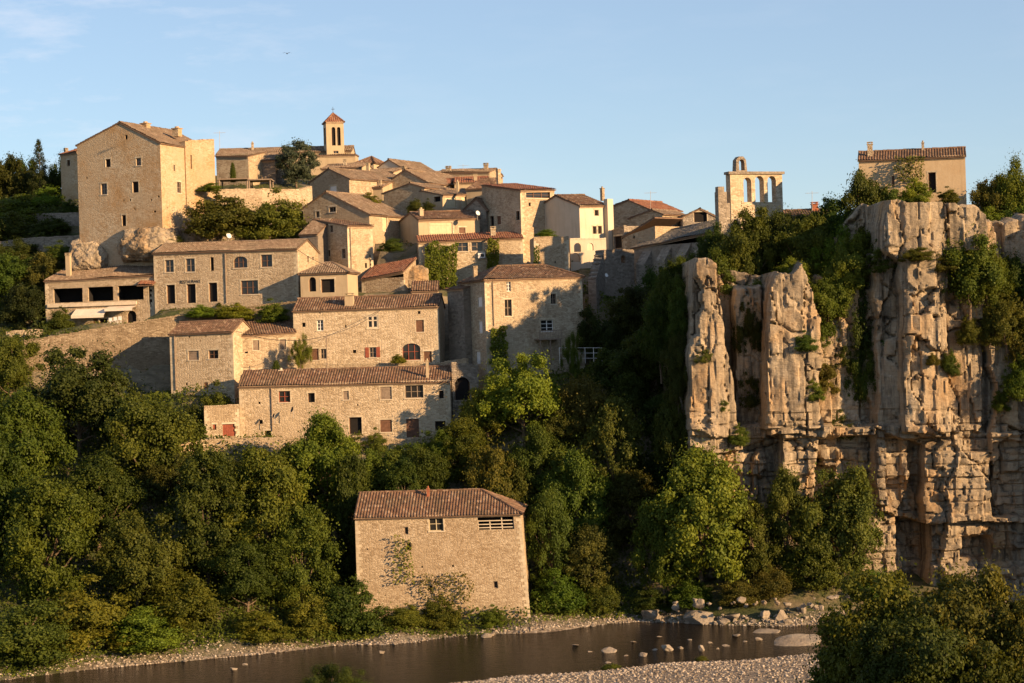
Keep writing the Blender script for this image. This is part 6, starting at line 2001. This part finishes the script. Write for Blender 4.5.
 (880, 310, 22, 203, 'bush', 'mid', 'small shrub on the narrow pillar left of the buttress', 350, CG),
 (932, 350, 14, 199, 'bush', 'olive', 'tiny tuft on the lit column of the main buttress', 366, CG),
 (950, 345, 20, 200, 'bush', 'mid', 'small shrub in the crack right of the lit column', 376, CG),
 (1000, 385, 20, 201, 'bush', 'mid', 'small shrub on the reddish right part of the cliff', 412, CG),
 # foreground bank
 (878, 566, 126, 128, 'broad', 'olive', 'big foreground bush on the near bank, its left rounded top', None, 'bushes on the near bank'),
 (962, 558, 128, 126, 'broad', 'olive', 'big foreground bush on the near bank, its highest sunlit top', None, 'bushes on the near bank'),
 (1026, 588, 110, 124, 'broad', 'olive', 'foreground bush cut off by the right edge', None, 'bushes on the near bank'),
 (836, 612, 90, 130, 'bush', 'mid', 'dark low foreground bush at the edge of the gravel bar', None, 'bushes on the near bank'),
 (912, 606, 124, 122, 'broad', 'dark', 'dark front of the foreground bush mass', None, 'bushes on the near bank'),
 (985, 620, 110, 120, 'bush', 'dark', 'dark low foreground bush at the lower right corner', None, 'bushes on the near bank'),
 (335, 664, 84, 148, 'willow', 'dark', 'dark feathery reeds rising at the bottom edge', None, 'bushes on the near bank'),
 (612, 662, 22, 168, 'bush', 'bright', 'small leafy weed bush on the gravel bar, left one', None, 'weeds on the gravel bar'),
 (718, 664, 26, 167, 'bush', 'yellow', 'small leafy weed bush on the gravel bar, right one', None, 'weeds on the gravel bar'),
 (700, 655, 18, 171, 'bush', 'bright', 'tiny weed tuft at the waterline of the gravel bar', None, 'weeds on the gravel bar'),
]
for (px, pyt, w, Y, kind, col, lab, pyb, grp) in T:
    tree(px, pyt, w, Y, kind, col, lab, pyb, grp)
# unseen trees added beyond the right edge of the view to shade the foreground bush
for (x, y, h, w) in ((45, 119, 10, 10), (53, 113, 14, 12), (62, 108, 16, 14)):
    cr_, tk = PT['broad'][0]
    rt = thing('broadleaf_tree', (x, y, 1.0), 'unseen tree added on the near bank to shade the foreground bush', 'tree', 'unseen shade trees added on the near bank')
    rt.scale = (w, w, h)
    for nm, me in (('trunk', tk), ('crown', cr_)):
        o = bpy.data.objects.new(nm, me); COL.objects.link(o); o.parent = rt
        if nm == 'crown': o.color = (*GREEN['dark'], 1)

# ------------------------------------------------------------------ ivy on walls
def ivy(px0, py0, px1, py1, Y, Y2, n, col, label, seed):
    rng = np.random.default_rng(seed)
    u, v = rng.random(n * 3), rng.random(n * 3)
    d = fbm(u * 3 + seed, v * 4, seed=seed)
    edge = np.minimum(np.minimum(u, 1 - u) * 2.2, np.minimum(v, 1 - v) * 3)
    ok = np.where(edge + d * 0.55 > 0.12)[0][:n]
    u, v, d = u[ok], v[ok], d[ok]
    px, py = px0 + (px1 - px0) * u, py0 + (py1 - py0) * v
    Yv = Y + (Y2 - Y) * u
    x, y = (px - CX) * CR - (py - CY) * SR, (px - CX) * SR + (py - CY) * CR
    th = (0.25 + 0.55 * (fbm(u * 5, v * 9, seed=seed + 2) + .5)) * rng.random(len(u))
    p = np.stack([x * Yv / F, Yv - 0.1 - th, HC - y * Yv / F], 1)
    V, Fc = leaf_quads(p, np.tile([[0.3, -1, .3]], (len(p), 1)), np.full(len(p), 0.12), rng)
    me = mesh_np('ivy', V, Fc, M['leaf'], tint=np.clip(rng.random(len(p)) * .6 + .3 * (d + .5), 0, 1))
    o = link('ivy', me); o.color = (*GREEN[col], 1)
    tag(o, label, 'ivy', 'ivy on the walls')
ivy(425, 241, 459, 292, 242.6, 242.8, 5200, 'bright', 'broad ivy curtain covering the left part of the ivy house wall', 1)
ivy(486, 238, 499, 270, 243.4, 243.6, 1500, 'yellow', 'narrow yellow green ivy strip right of the air conditioner', 2)
ivy(489, 326, 508, 364, 221.6, 222.2, 1800, 'bright', 'ivy climbing the corner of the balcony house', 3)
ivy(393, 534, 415, 584, 193.6, 193.6, 330, 'yellow', 'thin yellowish creeper on the front wall of the mill like house', 4)
ivy(418, 572, 474, 604, 193.4, 193.3, 520, 'brown', 'dry brownish creeper at the foot of the mill like house', 7)
ivy(893, 156, 926, 182, 213.0, 212.7, 700, 'olive', 'sparse creeper on the cliff house wall and eave', 5)
ivy(533, 245, 540, 272, 235.8, 235.8, 300, 'mid', 'ivy on the left edge of the bare stone block', 6)

# ------------------------------------------------------------------ undergrowth: beyond counting
def cover(name, n, xr, yr, accept, hmax, size, col, seed):
    rng = np.random.default_rng(seed)
    x = rng.uniform(*xr, n); y = rng.uniform(*yr, n)
    ok = accept(x, y)
    for fp in FOOT:
        fx = [p[0] for p in fp]; fy = [p[1] for p in fp]
        bb = (x > min(fx)) & (x < max(fx)) & (y > min(fy)) & (y < max(fy)) & ok
        for i in np.where(bb)[0]:
            if inside(fp, x[i], y[i]): ok[i] = False
    x, y = x[ok], y[ok]
    hm = np.clip(fbm(x * .28, y * .28, seed=seed) * 1.4 + 0.45, 0.04, 1.0) * hmax
    t = rng.random(len(x)) ** 0.7
    z = tz(x, y) + hm * t
    p = np.stack([x, y, z], 1)
    V, Fc = leaf_quads(p, np.tile([[0.1, -.5, .8]], (len(p), 1)), np.full(len(p), size), rng)
    me = mesh_np(name, V, Fc, M['leaf'], tint=np.clip(0.3 * rng.random(len(p)) + 0.55 * (fbm(x * .5, y * .5, seed=seed + 5) + .5) + .05, 0, 1))
    o = link(name, me); o.color = (*GREEN[col], 1)
    return tag(o, kind='stuff')
def acc_slope(x, y):
    d = y - far_y(x) - 1.6 - 1.2 * vnoise(x * .15, x * 0, seed=8)
    up = np.interp(x, [-75, -40, -35, -20, -6, 0, 8, 14, 30], [240, 228, 222, 212, 213, 218, 234, 236, 236])
    return (d > 0) & (y < up) & ((x < 17.5) | (y < 199)) & ~((x > 12) & (y < 200.5))
cover('undergrowth', 210000, (-78, 40), (166, 238), acc_slope, 1.7, 0.17, 'mid', 3)
def acc_grass(x, y):
    d = y - far_y(x) - 0.9 - 1.4 * vnoise(x * .15, x * 0, seed=8)
    return (d > 0) & (d < 9) & (x < 14)
cover('bank_grass', 70000, (-70, 14), (166, 208), acc_grass, 0.9, 0.13, 'bright', 4)
def acc_village(x, y):
    return (vnoise(x * .22, y * .22, seed=12) > 0.05) & (y > 222) & (y < 300)
cover('village_weeds', 60000, (-75, 30), (222, 300), acc_village, 0.5, 0.12, 'olive', 5)
def acc_left(x, y):
    return (x < -57 - (y - 235) * 0.16)
cover('orchard_scrub', 60000, (-92, -54), (232, 296), acc_left, 2.6, 0.18, 'dark', 7)
def acc_cliff(x, y):
    return (x > 17) & (y > 207) & (y < 236)
cover('cliff_top_scrub', 60000, (17, 75), (214, 236), acc_cliff, 1.6, 0.16, 'dark', 6)

# ------------------------------------------------------------------ a distant bird
p = P(287, 53.5, 230)
b_ = MB()
for s_ in (-1, 1):
    b_.face([p + Vector((0, -.12, 0)), p + Vector((s_ * .30, -.10, .12)), p + Vector((s_ * .32, .10, .12)), p + Vector((0, .14, 0))])
    b_.face([p + Vector((s_ * .30, -.10, .12)), p + Vector((s_ * .62, .08, .05)), p + Vector((s_ * .32, .10, .12))])
b_.tube([p + Vector((-.02, -.30, 0)), p + Vector((0, -.1, 0)), p + Vector((0, .2, 0)), p + Vector((0, .38, 0))], [0.02, .07, .06, .02], 7)
tag(b_.build('bird', M['black'], None, p), 'small dark bird gliding high in the sky', 'bird')

def strip_tmp():
    pass
